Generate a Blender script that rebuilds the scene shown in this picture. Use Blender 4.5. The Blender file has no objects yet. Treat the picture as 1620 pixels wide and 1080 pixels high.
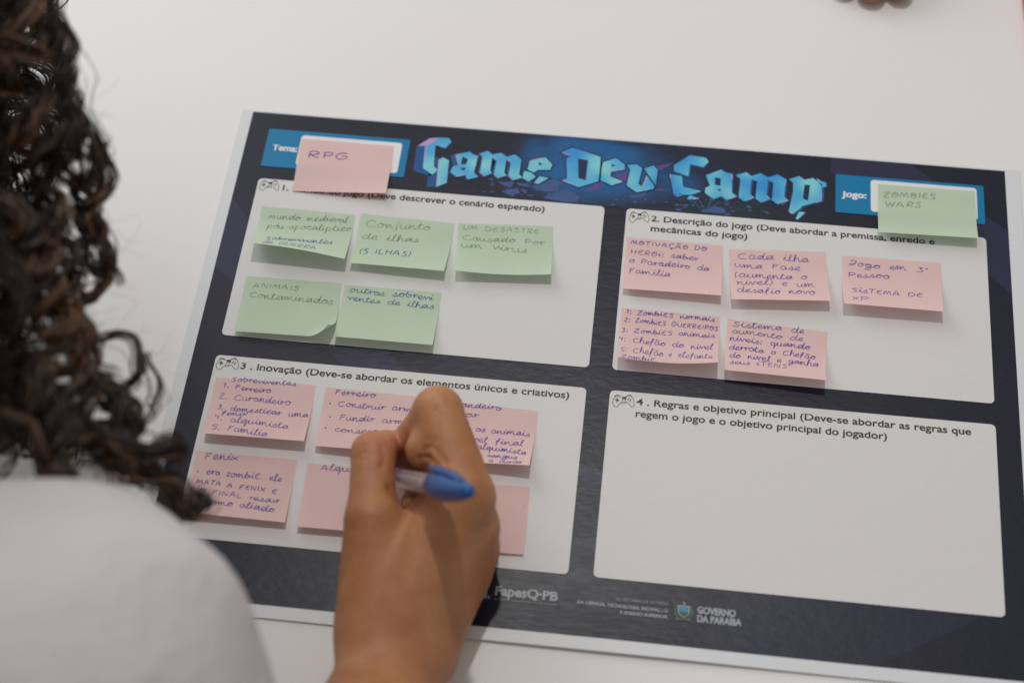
import bpy, math, random
import numpy as np
from mathutils import Matrix, Vector

# ================================================================ camera, world, lamps, exposure
sc = bpy.context.scene
cam_d = bpy.data.cameras.new("camera")
cam = bpy.data.objects.new("camera", cam_d)
sc.collection.objects.link(cam)
sc.camera = cam
cam_d.lens = 56.165
cam_d.sensor_width = 36.0
cam_d.clip_start = 0.02
cam_d.clip_end = 50
cam_d.dof.use_dof = True
cam_d.dof.focus_distance = 0.795
cam_d.dof.aperture_fstop = 4.4
cam_d.dof.aperture_blades = 9
cam.matrix_world = Matrix((
    (0.993762, -0.087676, 0.068926, 0.00947),
    (0.110696, 0.850655, -0.513938, -0.40231),
    (-0.013573, 0.518362, 0.855054, 0.68591),
    (0, 0, 0, 1)))
world = bpy.data.worlds.new("World")
sc.world = world
world.use_nodes = True
wn = world.node_tree.nodes; wl = world.node_tree.links
wbg = wn["Background"]
# plain room light: brighter towards the windows (far left), dimmer towards the camera's right
tc = wn.new("ShaderNodeTexCoord"); dp = wn.new("ShaderNodeVectorMath"); dp.operation = 'DOT_PRODUCT'; mr = wn.new("ShaderNodeMapRange"); mx = wn.new("ShaderNodeMix")
mx.data_type = 'RGBA'
wl.new(tc.outputs["Generated"], dp.inputs[0]); dp.inputs[1].default_value = (-0.62, 0.50, 0.60)
wl.new(dp.outputs["Value"], mr.inputs[0])
mr.inputs[1].default_value = -0.55; mr.inputs[2].default_value = 1.0
wl.new(mr.outputs[0], mx.inputs[0])
mx.inputs[6].default_value = (0.17, 0.15, 0.14, 1); mx.inputs[7].default_value = (0.70, 0.695, 0.70, 1)
wl.new(mx.outputs[2], wbg.inputs[0])
wbg.inputs[1].default_value = 0.80

def area_lamp(name, loc, aim, size, power, col):
    d = bpy.data.lights.new(name, 'AREA'); d.shape = 'DISK'; d.size = size; d.energy = power; d.color = col
    o = bpy.data.objects.new(name, d); sc.collection.objects.link(o)
    o.location = loc; o.rotation_euler = (Vector(aim) - Vector(loc)).to_track_quat('-Z', 'Y').to_euler()
    return o
area_lamp("ceiling_downlight", (-0.10, 0.62, 1.95), (0, 0, 0), 0.085, 11.0, (1.0, 0.965, 0.92))
area_lamp("window_light", (-1.05, 1.0, 0.80), (-.2, 0.1, 0), 1.1, 7.6, (0.93, 0.97, 1.0))
sc.view_settings.view_transform = 'Standard'
sc.view_settings.look = 'None'
sc.view_settings.exposure = 0.0
sc.view_settings.gamma = 1.0
sc.render.engine = 'CYCLES'
sc.cycles.max_bounces = 8
rnd = random.Random(7)
nr = np.random.RandomState(11)

# ================================================================ helpers
def lin(r, g, b):
    f = lambda v: (v / 255 / 12.92) if v / 255 <= 0.04045 else ((v / 255 + 0.055) / 1.055) ** 2.4
    return (f(r), f(g), f(b))
def mesh(name, V, Fc, mat=None, parent=None, smooth=False):
    me = bpy.data.meshes.new(name)
    V = np.asarray(V, float)
    me.from_pydata(V.tolist(), [], [list(map(int, f)) for f in Fc] if not isinstance(Fc, np.ndarray) else Fc.tolist())
    if smooth: me.polygons.foreach_set("use_smooth", [True] * len(me.polygons))
    me.update()
    o = bpy.data.objects.new(name, me); sc.collection.objects.link(o)
    for m in (mat if isinstance(mat, (list, tuple)) else [mat]):
        if m: me.materials.append(m)
    if parent: o.parent = parent
    return o
def empty(name, loc=(0, 0, 0)):
    o = bpy.data.objects.new(name, None); o.empty_display_size = .02
    sc.collection.objects.link(o); o.location = loc; return o
def tag(o, label, cat, group=None):
    o["label"] = label; o["category"] = cat
    if group: o["group"] = group
    return o
def vcol(o, cols, name="print"):
    a = o.data.color_attributes.new(name, 'FLOAT_COLOR', 'POINT')
    c = np.ones((len(o.data.vertices), 4), np.float32); c[:, :3] = cols
    a.data.foreach_set("color", c.ravel())
class NT:
    def __init__(s, name):
        s.m = bpy.data.materials.new(name); s.m.use_nodes = True
        s.n = s.m.node_tree.nodes; s.l = s.m.node_tree.links; s.b = s.n["Principled BSDF"]; s.out = s.n["Material Output"]
    def new(s, t, **k):
        n = s.n.new(t)
        for a, b in k.items(): setattr(n, a, b)
        return n
    def noise(s, scale, detail=2, rough=.5, coord="Object", stretch=None):
        tc = s.new("ShaderNodeTexCoord"); n = s.new("ShaderNodeTexNoise")
        n.inputs["Scale"].default_value = scale; n.inputs["Detail"].default_value = detail; n.inputs["Roughness"].default_value = rough
        if stretch:
            mp = s.new("ShaderNodeMapping"); mp.inputs["Scale"].default_value = stretch
            s.l.new(tc.outputs[coord], mp.inputs[0]); s.l.new(mp.outputs[0], n.inputs["Vector"])
        else: s.l.new(tc.outputs[coord], n.inputs["Vector"])
        return n.outputs[0]
    def ramp(s, src, stops):
        r = s.new("ShaderNodeValToRGB"); e = r.color_ramp.elements
        while len(e) < len(stops): e.new(0.5)
        for x, (p, c) in zip(e, stops): x.position = p; x.color = (*c, 1)
        s.l.new(src, r.inputs[0]); return r.outputs[0]
    def bump(s, src, strength, dist, prev=None):
        b = s.new("ShaderNodeBump"); b.inputs["Strength"].default_value = strength; b.inputs["Distance"].default_value = dist
        s.l.new(src, b.inputs["Height"])
        if prev: s.l.new(prev, b.inputs["Normal"])
        s.l.new(b.outputs[0], s.b.inputs["Normal"]); return b.outputs[0]
    def set(s, col=None, rough=None, **k):
        if col is not None: s.b.inputs["Base Color"].default_value = (*col, 1)
        if rough is not None: s.b.inputs["Roughness"].default_value = rough
        for a, b in k.items(): s.b.inputs[a.replace("_", " ")].default_value = b
        return s

# ================================================================ materials
def print_mat(name, col=None, attr=None, rough=.37):
    """satin coated offset print: flat colour, the coating has a fine directional grain"""
    t = NT(name).set(col, rough, Specular_IOR_Level=.30)
    if attr:
        a = t.new("ShaderNodeAttribute"); a.attribute_name = attr; t.l.new(a.outputs["Color"], t.b.inputs["Base Color"])
    g1 = t.noise(420, 3, .6, stretch=(.45, 1, 1)); g2 = t.noise(60, 3, .6, stretch=(.5, 1, 1))
    n = t.bump(g1, .6, .00022); t.bump(g2, .22, .0007, n)
    rr = t.new("ShaderNodeMapRange"); rr.inputs[3].default_value = rough - .06; rr.inputs[4].default_value = rough + .08
    t.l.new(t.noise(130, 4, .7, stretch=(.5, 1, 1)), rr.inputs[0]); t.l.new(rr.outputs[0], t.b.inputs["Roughness"])
    return t.m
M_paper = print_mat("sheet paper", (.72, .73, .745))
M_panel = print_mat("panel white", (.705, .695, .685), rough=.5)
M_dark = print_mat("print charcoal", (.0095, .0100, .024))
M_indigo = print_mat("print indigo", (.022, .023, .060))
M_indigo2 = print_mat("print dark indigo", (.0155, .0175, .040))
M_cyan = print_mat("print blue box", (.0, .19, .40))
M_boxw = print_mat("print box white", (.78, .79, .80))
M_text = print_mat("print black text", (.022, .028, .03))
M_grey = print_mat("print pale grey", (.30, .31, .34))
M_rock = print_mat("print rocks", (.045, .095, .25))
M_haze = print_mat("print magenta haze", (.12, .055, .25))
M_outline = print_mat("print letter outline", (.008, .022, .075))
M_side = print_mat("print letter side", (.008, .085, .28))
M_pinkp = print_mat("print letter pink", (.52, .32, .58))
M_back = print_mat("print forest backdrop", attr="print")
M_green = print_mat("print crest green", (.03, .10, .05))
M_blue = print_mat("print crest blue", (.05, .22, .36))
M_brown = print_mat("print crest ribbon", (.14, .08, .07))
def face_mat():
    t = NT("print letter face"); g1 = t.noise(55, 1, .4)
    c = t.ramp(g1, [(.32, (.012, .27, .66)), (.5, (.06, .42, .68)), (.68, (.20, .62, .66))])
    t.l.new(c, t.b.inputs["Base Color"]); t.set(None, .42)
    t.bump(t.noise(420, 3, .6, stretch=(.45, 1, 1)), .5, .0002)
    return t.m
M_face = face_mat()
def table_mat():
    t = NT("white table laminate")
    c = t.ramp(t.noise(2.2, 4, .55), [(.3, (.80, .785, .765)), (.7, (.84, .825, .81))])
    s = t.ramp(t.noise(90, 5, .75), [(.26, (.93, .92, .9)), (.36, (1, 1, 1))])
    m = t.new("ShaderNodeMix", data_type='RGBA', blend_type='MULTIPLY'); m.inputs[0].default_value = .6
    t.l.new(c, m.inputs[6]); t.l.new(s, m.inputs[7]); t.l.new(m.outputs[2], t.b.inputs["Base Color"])
    t.set(None, .52)
    n = t.bump(t.noise(900, 2, .5), .25, .0002); t.bump(t.noise(160, 3, .5), .25, .0004, n)
    return t.m
M_table = table_mat()
def note_mat(name, c0, c1, trans):
    t = NT(name); f = t.noise(40, 3, .6)
    col = t.ramp(f, [(.3, c0), (.7, c1)]); t.l.new(col, t.b.inputs["Base Color"]); t.set(None, .8, Specular_IOR_Level=.25)
    t.bump(t.noise(1500, 2, .6), .35, .00015)
    tr = t.new("ShaderNodeBsdfTranslucent"); tr.inputs[0].default_value = (*trans, 1)
    mi = t.new("ShaderNodeMixShader"); mi.inputs[0].default_value = .22
    t.l.new(t.b.outputs[0], mi.inputs[1]); t.l.new(tr.outputs[0], mi.inputs[2]); t.l.new(mi.outputs[0], t.out.inputs[0])
    return t.m
M_pinkn = note_mat("pink note paper", (.885, .635, .605), (.915, .67, .64), (.95, .55, .53))
M_greenn = note_mat("green note paper", (.61, .735, .555), (.645, .765, .59), (.60, .80, .54))
def ink(name, c, a, b):
    t = NT(name).set(c, .6); f = t.noise(700, 3, .7)
    tr = t.new("ShaderNodeBsdfTransparent"); mi = t.new("ShaderNodeMixShader")
    r = t.new("ShaderNodeMapRange"); r.inputs[3].default_value = a; r.inputs[4].default_value = b; r.inputs[1].default_value = .3; r.inputs[2].default_value = .7
    t.l.new(f, r.inputs[0]); t.l.new(r.outputs[0], mi.inputs[0]); t.l.new(tr.outputs[0], mi.inputs[1]); t.l.new(t.b.outputs[0], mi.inputs[2])
    t.l.new(mi.outputs[0], t.out.inputs[0]); return t.m
INK = {'v': ink("violet ballpoint ink", (.095, .055, .34), .62, .97), 'b': ink("blue ballpoint ink", (.03, .11, .30), .78, 1), 'p': ink("pencil", (.15, .17, .14), .30, .62)}
def skin_mat():
    t = NT("brown skin")
    c = t.ramp(t.noise(28, 4, .6), [(.3, (.385, .15, .062)), (.5, (.47, .205, .09)), (.7, (.56, .27, .128))])
    a = t.new("ShaderNodeAttribute"); a.attribute_name = "flush"
    m = t.new("ShaderNodeMix", data_type='RGBA'); t.l.new(a.outputs["Fac"], m.inputs[0]); t.l.new(c, m.inputs[6]); m.inputs[7].default_value = (.55, .17, .13, 1)
    t.l.new(m.outputs[2], t.b.inputs["Base Color"])
    t.set(None, .5, Subsurface_Weight=.18, Subsurface_Scale=.006, Specular_IOR_Level=.4)
    t.b.inputs["Subsurface Radius"].default_value = (1, .35, .2)
    v = t.new("ShaderNodeTexVoronoi"); v.inputs["Scale"].default_value = 1100; tc = t.new("ShaderNodeTexCoord"); t.l.new(tc.outputs["Object"], v.inputs[0])
    n = t.bump(v.outputs[0], .25, .0003); t.bump(t.noise(230, 4, .65), .35, .0009, n)
    return t.m
M_skin = skin_mat()
def cloth_mat(name, c0, c1):
    t = NT(name); t.l.new(t.ramp(t.noise(9, 3, .5), [(.3, c0), (.7, c1)]), t.b.inputs["Base Color"]); t.set(None, .9, Specular_IOR_Level=.2)
    w = t.new("ShaderNodeTexWave"); w.inputs["Scale"].default_value = 420; tc = t.new("ShaderNodeTexCoord"); t.l.new(tc.outputs["Object"], w.inputs[0])
    n = t.bump(w.outputs[1], .2, .0004); t.bump(t.noise(45, 4, .6), .6, .004, n)
    return t.m
M_shirt = cloth_mat("white cotton shirt", (.64, .60, .61), (.73, .70, .71))
M_shirt2 = cloth_mat("grey cotton shirt", (.20, .21, .23), (.25, .26, .28))
def hair_mat():
    t = NT("dark brown hair"); a = t.new("ShaderNodeAttribute"); a.attribute_name = "tone"
    c = t.ramp(a.outputs["Fac"], [(0, (.013, .011, .010)), (.4, (.028, .020, .016)), (.7, (.085, .052, .034)), (1, (.24, .12, .06))])
    t.l.new(c, t.b.inputs["Base Color"]); t.set(None, .42, Specular_IOR_Level=.45)
    return t.m
M_hair = hair_mat()

# ================================================================ table and floor
def slab(name, x0, x1, y0, y1, z0, z1, mat, parent=None, bev=.004):
    import bmesh
    bm = bmesh.new(); bmesh.ops.create_cube(bm, size=1)
    for v in bm.verts: v.co = Vector(((x0 + x1) / 2 + v.co.x * (x1 - x0), (y0 + y1) / 2 + v.co.y * (y1 - y0), (z0 + z1) / 2 + v.co.z * (z1 - z0)))
    bmesh.ops.bevel(bm, geom=bm.edges[:], offset=bev, segments=2, profile=.5, affect='EDGES')
    me = bpy.data.meshes.new(name); bm.to_mesh(me); bm.free(); me.materials.append(mat)
    o = bpy.data.objects.new(name, me); sc.collection.objects.link(o)
    if parent: o.parent = parent
    return o
table = tag(empty("table"), "white laminate table the printed sheet lies on", "table")
slab("tabletop", -.85, .95, -.30, .62, -.028, 0, M_table, table)
M_steel = NT("grey steel").set((.35, .35, .36), .4, Metallic=.9).m
for lx in (-.8, .9):
    for ly in (-.26, .57): slab("leg", lx - .02, lx + .02, ly - .02, ly + .02, -.75, -.0285, M_steel, table, .003)
tf = NT("grey floor"); tf.l.new(tf.ramp(tf.noise(3, 4), [(.3, (.30, .29, .28)), (.7, (.36, .35, .34))]), tf.b.inputs["Base Color"]); tf.set(None, .6)
fl = mesh("floor", [(-4, -4, -.75), (4, -4, -.75), (4, 4, -.75), (-4, 4, -.75)], [(0, 1, 2, 3)], tf.m); fl["kind"] = "structure"

# ================================================================ the printed A3 sheet (x right, y down, in mm from the print's corner)
T0 = .0006                       # top of the paper
def lift(x, y):
    """the near edge of the sheet stands a little off the table (m)"""
    t = np.clip((np.asarray(y, float) - 256) / 34, 0, 1)
    return t ** 1.8 * .0013 * (.35 + np.exp(-((np.asarray(x, float) - 215) / 75) ** 2))
def S(x, y, k=0.0): return ((x - 204) / 1000, (142 - y) / 1000, T0 + k * .00004 + float(lift(x, y)))
def gridify(o):
    """cut a flat print layer into strips where the sheet bends, then bend it"""
    import bmesh
    bm = bmesh.new(); bm.from_mesh(o.data)
    for y in np.arange(256, 284, 3.5): bmesh.ops.bisect_plane(bm, geom=bm.verts[:] + bm.edges[:] + bm.faces[:], plane_co=(0, (142 - y) / 1000, 0), plane_no=(0, 1, 0))
    for x in np.arange(10, 408, 10.): bmesh.ops.bisect_plane(bm, geom=bm.verts[:] + bm.edges[:] + bm.faces[:], plane_co=((x - 204) / 1000, 0, 0), plane_no=(1, 0, 0))
    z = min(v.co.z for v in bm.verts)
    for v in bm.verts: v.co.z = z + float(lift(v.co.x * 1000 + 204, 142 - v.co.y * 1000))
    bm.to_mesh(o.data); bm.free(); o.data.update()
sheet = tag(empty("printed_sheet", (0, 0, 0)), "large dark blue printed worksheet with four white panels and a Game Dev Camp title", "worksheet")
def sheet_body():
    # paper with a very slight lift along the near edge
    xs = np.linspace(-6.2, 415.6, 64); ys = np.concatenate([np.linspace(-1.2, 256, 16), np.linspace(259, 290.2, 11)])
    V = []; Fc = []
    for z in (1, 0):
        for y in ys:
            for x in xs: V.append(((x - 204) / 1000, (142 - y) / 1000, (T0 if z else T0 - .0005) + float(lift(x, y))))
    nx, ny = len(xs), len(ys); n = nx * ny
    for j in range(ny - 1):
        for i in range(nx - 1):
            a = j * nx + i; Fc.append((a, a + nx, a + nx + 1, a + 1)); Fc.append((n + a, n + a + 1, n + a + nx + 1, n + a + nx))
    per = [i for i in range(nx)] + [j * nx + nx - 1 for j in range(1, ny)] + [(ny - 1) * nx + i for i in range(nx - 2, -1, -1)] + [j * nx for j in range(ny - 2, 0, -1)]
    for a, b in zip(per, per[1:] + per[:1]): Fc.append((a, b, n + b, n + a))
    return mesh("paper", V, Fc, M_paper, sheet)
sheet_body()
def rrect(name, x0, y0, x1, y1, r, mat, k, parent=sheet, jit=0):
    P = []
    for cx, cy, a0 in ((x1 - r, y0 + r, -90), (x1 - r, y1 - r, 0), (x0 + r, y1 - r, 90), (x0 + r, y0 + r, 180)):
        for i in range(7):
            a = math.radians(a0 + 15 * i); P.append(S(cx + r * math.cos(a), cy + r * math.sin(a), k))
    return mesh(name, P, [tuple(range(len(P)))[::-1]], mat, parent)
def poly_mesh(name, loops, mat, k, parent=sheet, offset=0.0, shift=(0, 0)):
    """filled outline with holes, from loops in sheet mm"""
    cu = bpy.data.curves.new(name, 'CURVE'); cu.dimensions = '2D'; cu.fill_mode = 'FRONT'
    for lp in loops:
        s = cu.splines.new('POLY'); s.points.add(len(lp) - 1); s.use_cyclic_u = True
        for q, (x, y) in zip(s.points, lp): q.co = ((x + shift[0]) / 10, -(y + shift[1]) / 10, 0, 1)
    cu.offset = offset / 10
    tmp = bpy.data.objects.new("tmp", cu); sc.collection.objects.link(tmp)
    me = bpy.data.meshes.new_from_object(tmp)
    bpy.data.objects.remove(tmp); bpy.data.curves.remove(cu)
    n = len(me.vertices); co = np.zeros(n * 3); me.vertices.foreach_get("co", co); co = co.reshape(-1, 3)
    V = np.stack([(co[:, 0] * 10 - 204) / 1000, (142 + co[:, 1] * 10) / 1000, T0 + k * .00004 + lift(co[:, 0] * 10, -co[:, 1] * 10)], 1)
    Fc = [tuple(p.vertices) for p in me.polygons]; bpy.data.meshes.remove(me)
    o = mesh(name, V, Fc, mat, parent); up(o); return o
def up(o):
    for p in o.data.polygons:
        if p.normal.z < 0: p.flip()
    o.data.update()
def quad_poly(name, pts, mat, k, parent=sheet):
    o = mesh(name, [S(x, y, k) for x, y in pts], [tuple(range(len(pts)))], mat, parent); up(o); return o
gridify(quad_poly("printed_border", [(0, 0), (408, 0), (408, 284), (0, 284)], M_dark, 1))
# indigo facets of the background artwork
for pts in ([(0, 58.3), (14, 75), (14, 113), (0, 103.6)], [(60, 142), (64.1, 145.3), (84, 161), (115, 160), (96.9, 145), (94, 142)],
            [(196, 196.6), (211, 200.2), (211, 208.2), (196, 204.7)], [(293, 0), (304.5, 5.3), (330, 17.5), (382, 17.5), (370.4, 10.1), (358, 0)],
            [(390, 26), (397.4, 31.4), (408, 39.6), (408, 78.8), (396.8, 68.1), (390, 62)], [(276, 254), (390, 252), (381.5, 257.8), (338, 284), (255, 284)]):
    f_ = quad_poly("printed_facet", pts, M_indigo2 if max(p[1] for p in pts) > 256 else M_indigo, 2)
    if max(p[1] for p in pts) > 256: gridify(f_)

def vnoise(x, y, seed=0):
    r = np.random.RandomState(seed); G = r.rand(64, 64)
    xi = np.floor(x).astype(int); yi = np.floor(y).astype(int); fx = x - xi; fy = y - yi
    fx = fx * fx * (3 - 2 * fx); fy = fy * fy * (3 - 2 * fy)
    g = lambda a, b: G[a % 64, b % 64]
    return (g(xi, yi) * (1 - fx) + g(xi + 1, yi) * fx) * (1 - fy) + (g(xi, yi + 1) * (1 - fx) + g(xi + 1, yi + 1) * fx) * fy
def fbm(x, y, seed=0): return sum(vnoise(x * 2 ** i, y * 2 ** i, seed + i) / 2 ** i for i in range(4)) / 1.875
def backdrop():
    xs = np.arange(96, 316.01, .8); ys = np.arange(.4, 45.2, .8)
    X, Y = np.meshgrid(xs, ys); n1 = fbm(X / 22, Y / 14, 3); n2 = fbm(X / 7, Y / 6, 9)
    g = np.exp(-((X - 192) / 46) ** 2 - ((Y - 24) / 19) ** 2) * (.55 + .9 * n1) + .55 * np.exp(-((X - 182) / 26) ** 2 - ((Y - 9) / 9) ** 2) * n1 * 1.6
    g += .28 * np.exp(-((X - 245) / 30) ** 2 - ((Y - 20) / 22) ** 2) * n1
    edge = np.clip((X - 128) / 26, 0, 1) * np.clip((300 - X) / 50, 0, 1); g = np.clip(g * edge * 1.25, 0, 1)[..., None]
    dark = np.array((.0095, .0100, .024)); navy = np.array((.007, .030, .085)); blue = np.array((.004, .115, .33))
    c = dark * (1 - g) + navy * g
    h = np.clip(g * 1.7 - .55, 0, 1) * (.6 + .5 * n2[..., None]); h = np.clip(h, 0, 1); c = c * (1 - h) + blue * h
    # ragged tree line on the right
    tr = np.exp(-((X - 262) / 34) ** 2) * (Y > 26 + 12 * fbm(X / 4, Y / 9, 21)); c = c * (1 - .75 * tr[..., None]) + np.array((.010, .030, .040)) * .75 * tr[..., None]
    # pale mist, upper middle
    m = (np.exp(-((X - 170) / 16) ** 2 - ((Y - 8) / 10) ** 2) * np.clip(n2 * 2 - .6, 0, 1))[..., None] * .4; c = c * (1 - m) + np.array((.03, .10, .22)) * m
    V = np.stack([(X.ravel() - 204) / 1000, (142 - Y.ravel()) / 1000, np.full(X.size, T0 + 3 * .00004)], 1)
    nx = len(xs); Fc = [(j * nx + i, (j + 1) * nx + i, (j + 1) * nx + i + 1, j * nx + i + 1) for j in range(len(ys) - 1) for i in range(nx - 1)]
    o = mesh("title_backdrop", V, Fc, M_back, sheet); vcol(o, c.reshape(-1, 3))
backdrop()

POLY={
 'G_pink':[(93.7,14.6),(99.4,8.9),(104.6,7.9),(98.7,14.1)],
 'G_side':[(93.1,14.6),(97.5,14.5),(98.7,29.3),(104.2,33.2),(102.5,34.4),(93.7,31.5)],
 'G_face':[(97.5,14.5),(98.7,14.1),(104.6,7.9),(109.9,7.8),(111.6,10.2),(108.8,14.9),(103.1,13.1),(104.2,27.5),(106.6,30.0),(104.2,33.2),(98.6,29.3)],
 'G_side2':[(104.4,21.6),(108.4,21.2),(106.4,23.0),(107.5,41.1),(102.3,41.6),(101.9,32.9),(104.2,33.2),(106.6,30.0),(104.0,27.2)],
 'G_face2':[(106.4,23.0),(108.4,21.2),(111.9,22.9),(112.6,37.8),(107.5,41.1)],
 'a_side':[(112.2,19.3),(114.9,18.7),(117.6,25.6),(114.6,26.7)],
 'a':[(114.9,18.6),(122.2,15.8),(124.5,17.6),(127.2,18.3),(126.2,29.5),(128.9,32.2),(123.4,34.5),(121.8,31.4),(117.2,33.4),(113.7,30.5),(114.6,26.7),(117.4,25.4)],
 'a_h1':[(118.9,19.4),(121.9,21.1),(121.3,24.5),(118.5,24.8)],
 'a_h2':[(118.5,27.3),(121.6,26.7),(120.7,29.0)],
 'm':[(127.4,16.8),(131.8,14.3),(134.7,16.6),(139.1,14.9),(142.8,17.3),(146.8,15.3),(150.6,18.3),(150.5,28.5),(152.5,30.3),(147.9,32.5),(144.8,29.6),(145.4,21.0),(143.5,19.5),(142.6,19.3),(142.4,28.1),(144.0,29.7),(139.7,32.1),(137.0,29.4),(137.5,20.3),(135.1,18.3),(134.8,19.1),(134.8,27.6),(136.1,29.0),(132.2,31.4),(129.3,28.9),(129.9,18.6)],
 'e':[(155.2,18.6),(163.5,15.5),(167.6,20.1),(166.7,23.7),(160.0,24.3),(158.4,26.3),(154.6,24.6)],
 'e_h':[(160.2,18.8),(162.2,20.6),(160.3,21.3)],
 'e_p1':[(152.9,25.8),(157.0,26.6),(159.5,29.1),(156.1,32.7),(152.5,30.6)],
 'e_p2':[(161.4,28.4),(166.5,29.2),(161.3,33.7),(158.9,33.2)],
 'D':[(171.7,11.3),(177.2,7.5),(192.9,12.2),(193.2,20.5),(193.1,28.7),(182.8,33.7),(173.7,29.9),(176.3,28.4),(174.7,14.8),(177.0,13.6)],
 'D_h':[(180.9,14.7),(186.3,15.2),(186.3,28.7),(182.2,27.6)],
 'e2':[(194.4,15.9),(201.3,12.1),(206.2,16.2),(206.4,19.2),(199.2,21.6),(199.1,24.9),(206.0,27.4),(200.4,30.7),(194.2,27.9),(194.1,19.4)],
 'e2_h':[(199.2,16.4),(201.3,17.4),(199.2,18.4)],
 'v':[(207.6,16.4),(212.5,15.4),(215.6,17.6),(214.4,28.2),(216.5,29.9),(218.5,22.3),(222.9,28.8),(222.3,30.8),(213.8,33.9),(208.2,30.0),(209.4,19.3)],
 'v_p':[(216.8,17.7),(221.6,15.3),(224.0,17.8),(223.7,28.2),(221.1,24.5)],
 'C':[(232.5,13.9),(240.6,6.3),(249.1,7.2),(250.8,9.6),(248.2,13.6),(241.0,12.3),(240.6,20.6),(232.7,17.9)],
 'C_p':[(230.7,20.1),(237.1,20.7),(238.2,27.7),(247.8,29.7),(243.2,32.4),(233.5,33.6),(231.8,25.9)],
 'C_q':[(233.9,34.3),(237.3,32.5),(237.8,33.7),(235.5,34.6)],
 'C_r':[(240.4,35.4),(242.1,33.0),(246.8,34.5),(241.8,35.7)],
 'a2':[(249.8,18.9),(257.7,14.4),(260.1,16.0),(263.7,16.6),(264.0,29.0),(266.7,31.1),(261.5,34.1),(258.5,32.0),(254.5,34.2),(249.8,30.6),(250.0,27.2),(252.3,25.7)],
 'a2_h1':[(254.6,19.8),(257.8,20.2),(257.8,25.2),(255.0,24.7)],
 'a2_h2':[(255.9,27.8),(257.9,27.1),(258.1,28.8)],
 'm2':[(265.7,17.2),(271.2,14.7),(274.0,17.1),(278.7,14.6),(282.7,17.0),(287.7,14.5),(292.1,17.3),(291.6,29.1),(293.8,31.1),(288.2,34.1),(285.2,31.7),(285.7,20.4),(282.9,18.7),(282.2,29.1),(284.6,31.0),(279.5,34.0),(276.5,31.6),(277.1,20.3),(274.1,19.1),(273.6,29.0),(275.8,30.9),(270.7,34.1),(267.7,31.8),(268.2,19.7)],
 'p':[(293.9,17.1),(299.3,14.5),(302.1,16.7),(306.2,15.1),(311.4,18.8),(311.1,29.6),(301.1,34.0),(299.9,36.0),(296.1,39.8),(294.2,38.1),(296.2,25.2),(296.1,19.3)],
 'p_h':[(302.2,19.9),(305.1,19.9),(304.1,30.3),(301.4,29.1)],
 'p_p':[(308.4,14.9),(311.0,16.8),(313.7,17.5),(313.7,20.0),(311.8,20.7),(309.4,17.5)],
 'p_q':[(299.6,38.0),(302.7,38.2),(298.9,43.1),(297.9,42.5)],
 'r1':[(139.3,34.1),(148.9,34.2),(146.5,37.4),(142.8,36.3)],
 'r2':[(142.0,40.3),(150.5,37.5),(152.4,40.7),(146.2,42.3)],
 'r3':[(143.9,33.9),(149.0,33.9),(146.6,37.1),(144.1,36.4)],
 'r4':[(149.8,33.8),(155.8,34.2),(156.4,36.1),(150.8,35.7)],
 'r5':[(144.4,38.8),(150.2,37.7),(152.1,40.5),(147.3,42.9),(144.6,40.8)],
 'r6':[(151.9,38.1),(155.9,38.2),(155.4,40.9)],
 'r7':[(164.6,42.2),(169.8,38.7),(175.4,35.2),(181.2,37.6),(184.2,40.2),(182.9,43.2),(178.6,44.2),(168.6,43.2)],
 'r8':[(158.0,35.5),(168.9,29.9),(173.8,31.4),(172.0,37.5),(165.0,38.2),(160.1,37.2)],
 'r9':[(187.3,35.0),(192.4,30.0),(196.1,31.6),(188.9,35.8)],
 'r10':[(202.6,23.5),(208.0,22.0),(208.5,27.9),(205.7,28.2)],
 'r11':[(201.9,23.5),(208.6,21.6),(207.5,28.4),(205.4,27.1)],
 'r12':[(222.5,15.9),(232.2,11.9),(225.4,18.1)],
 'r13':[(223.1,31.2),(226.1,30.0),(229.8,31.5),(225.5,31.5)],
 'r14':[(210.0,36.5),(219.3,33.6),(217.9,36.2),(211.7,38.3)],
 'r15':[(248.0,42.4),(254.9,38.8),(261.2,40.1),(259.8,43.1),(249.6,43.2)],
 'r16':[(253.0,40.8),(255.3,39.1),(259.2,39.2),(262.0,42.3),(256.2,43.4)],
}

for kx in ('r1', 'r2', 'r3', 'r4', 'r5', 'r6', 'r7', 'r8', 'r15', 'r16', 'r14'): quad_poly("printed_rock", POLY[kx], M_rock, 4 + .12 * int(kx[1:]))
for kx in ('r9', 'r10', 'r11', 'r12', 'r13'): quad_poly("printed_mist", POLY[kx], M_haze, 3.3 + .05 * int(kx[1:]))
# scribbled scratches / grass tufts of the artwork
def ribbon(paths, width, k, name, mat, parent=sheet):
    V = []; Fc = []
    for P in paths:
        P = np.array(P, float); d = np.gradient(P, axis=0); d /= np.linalg.norm(d, axis=1)[:, None] + 1e-9; n = np.stack([-d[:, 1], d[:, 0]], 1) * width / 2
        b = len(V)
        for p, q in zip(P, n): V += [S(p[0] + q[0], p[1] + q[1], k), S(p[0] - q[0], p[1] - q[1], k)]
        Fc += [(b + 2 * i, b + 2 * i + 1, b + 2 * i + 3, b + 2 * i + 2) for i in range(len(P) - 1)]
    o = mesh(name, V, Fc, mat, parent); up(o); return o
gr = []
for x in np.arange(88, 122, 1.7):
    h = rnd.uniform(2, 8); gr.append([(x + rnd.uniform(-1, 1), 155 - .2), (x + rnd.uniform(-1, 2), 155 - h * .5), (x + rnd.uniform(-3, 3), 155 - h)])
ribbon(gr, .18, 3, "printed_grass", print_mat("print grass", (.03, .035, .06)))["kind"] = "stuff"
V_, F_ = [], []
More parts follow.
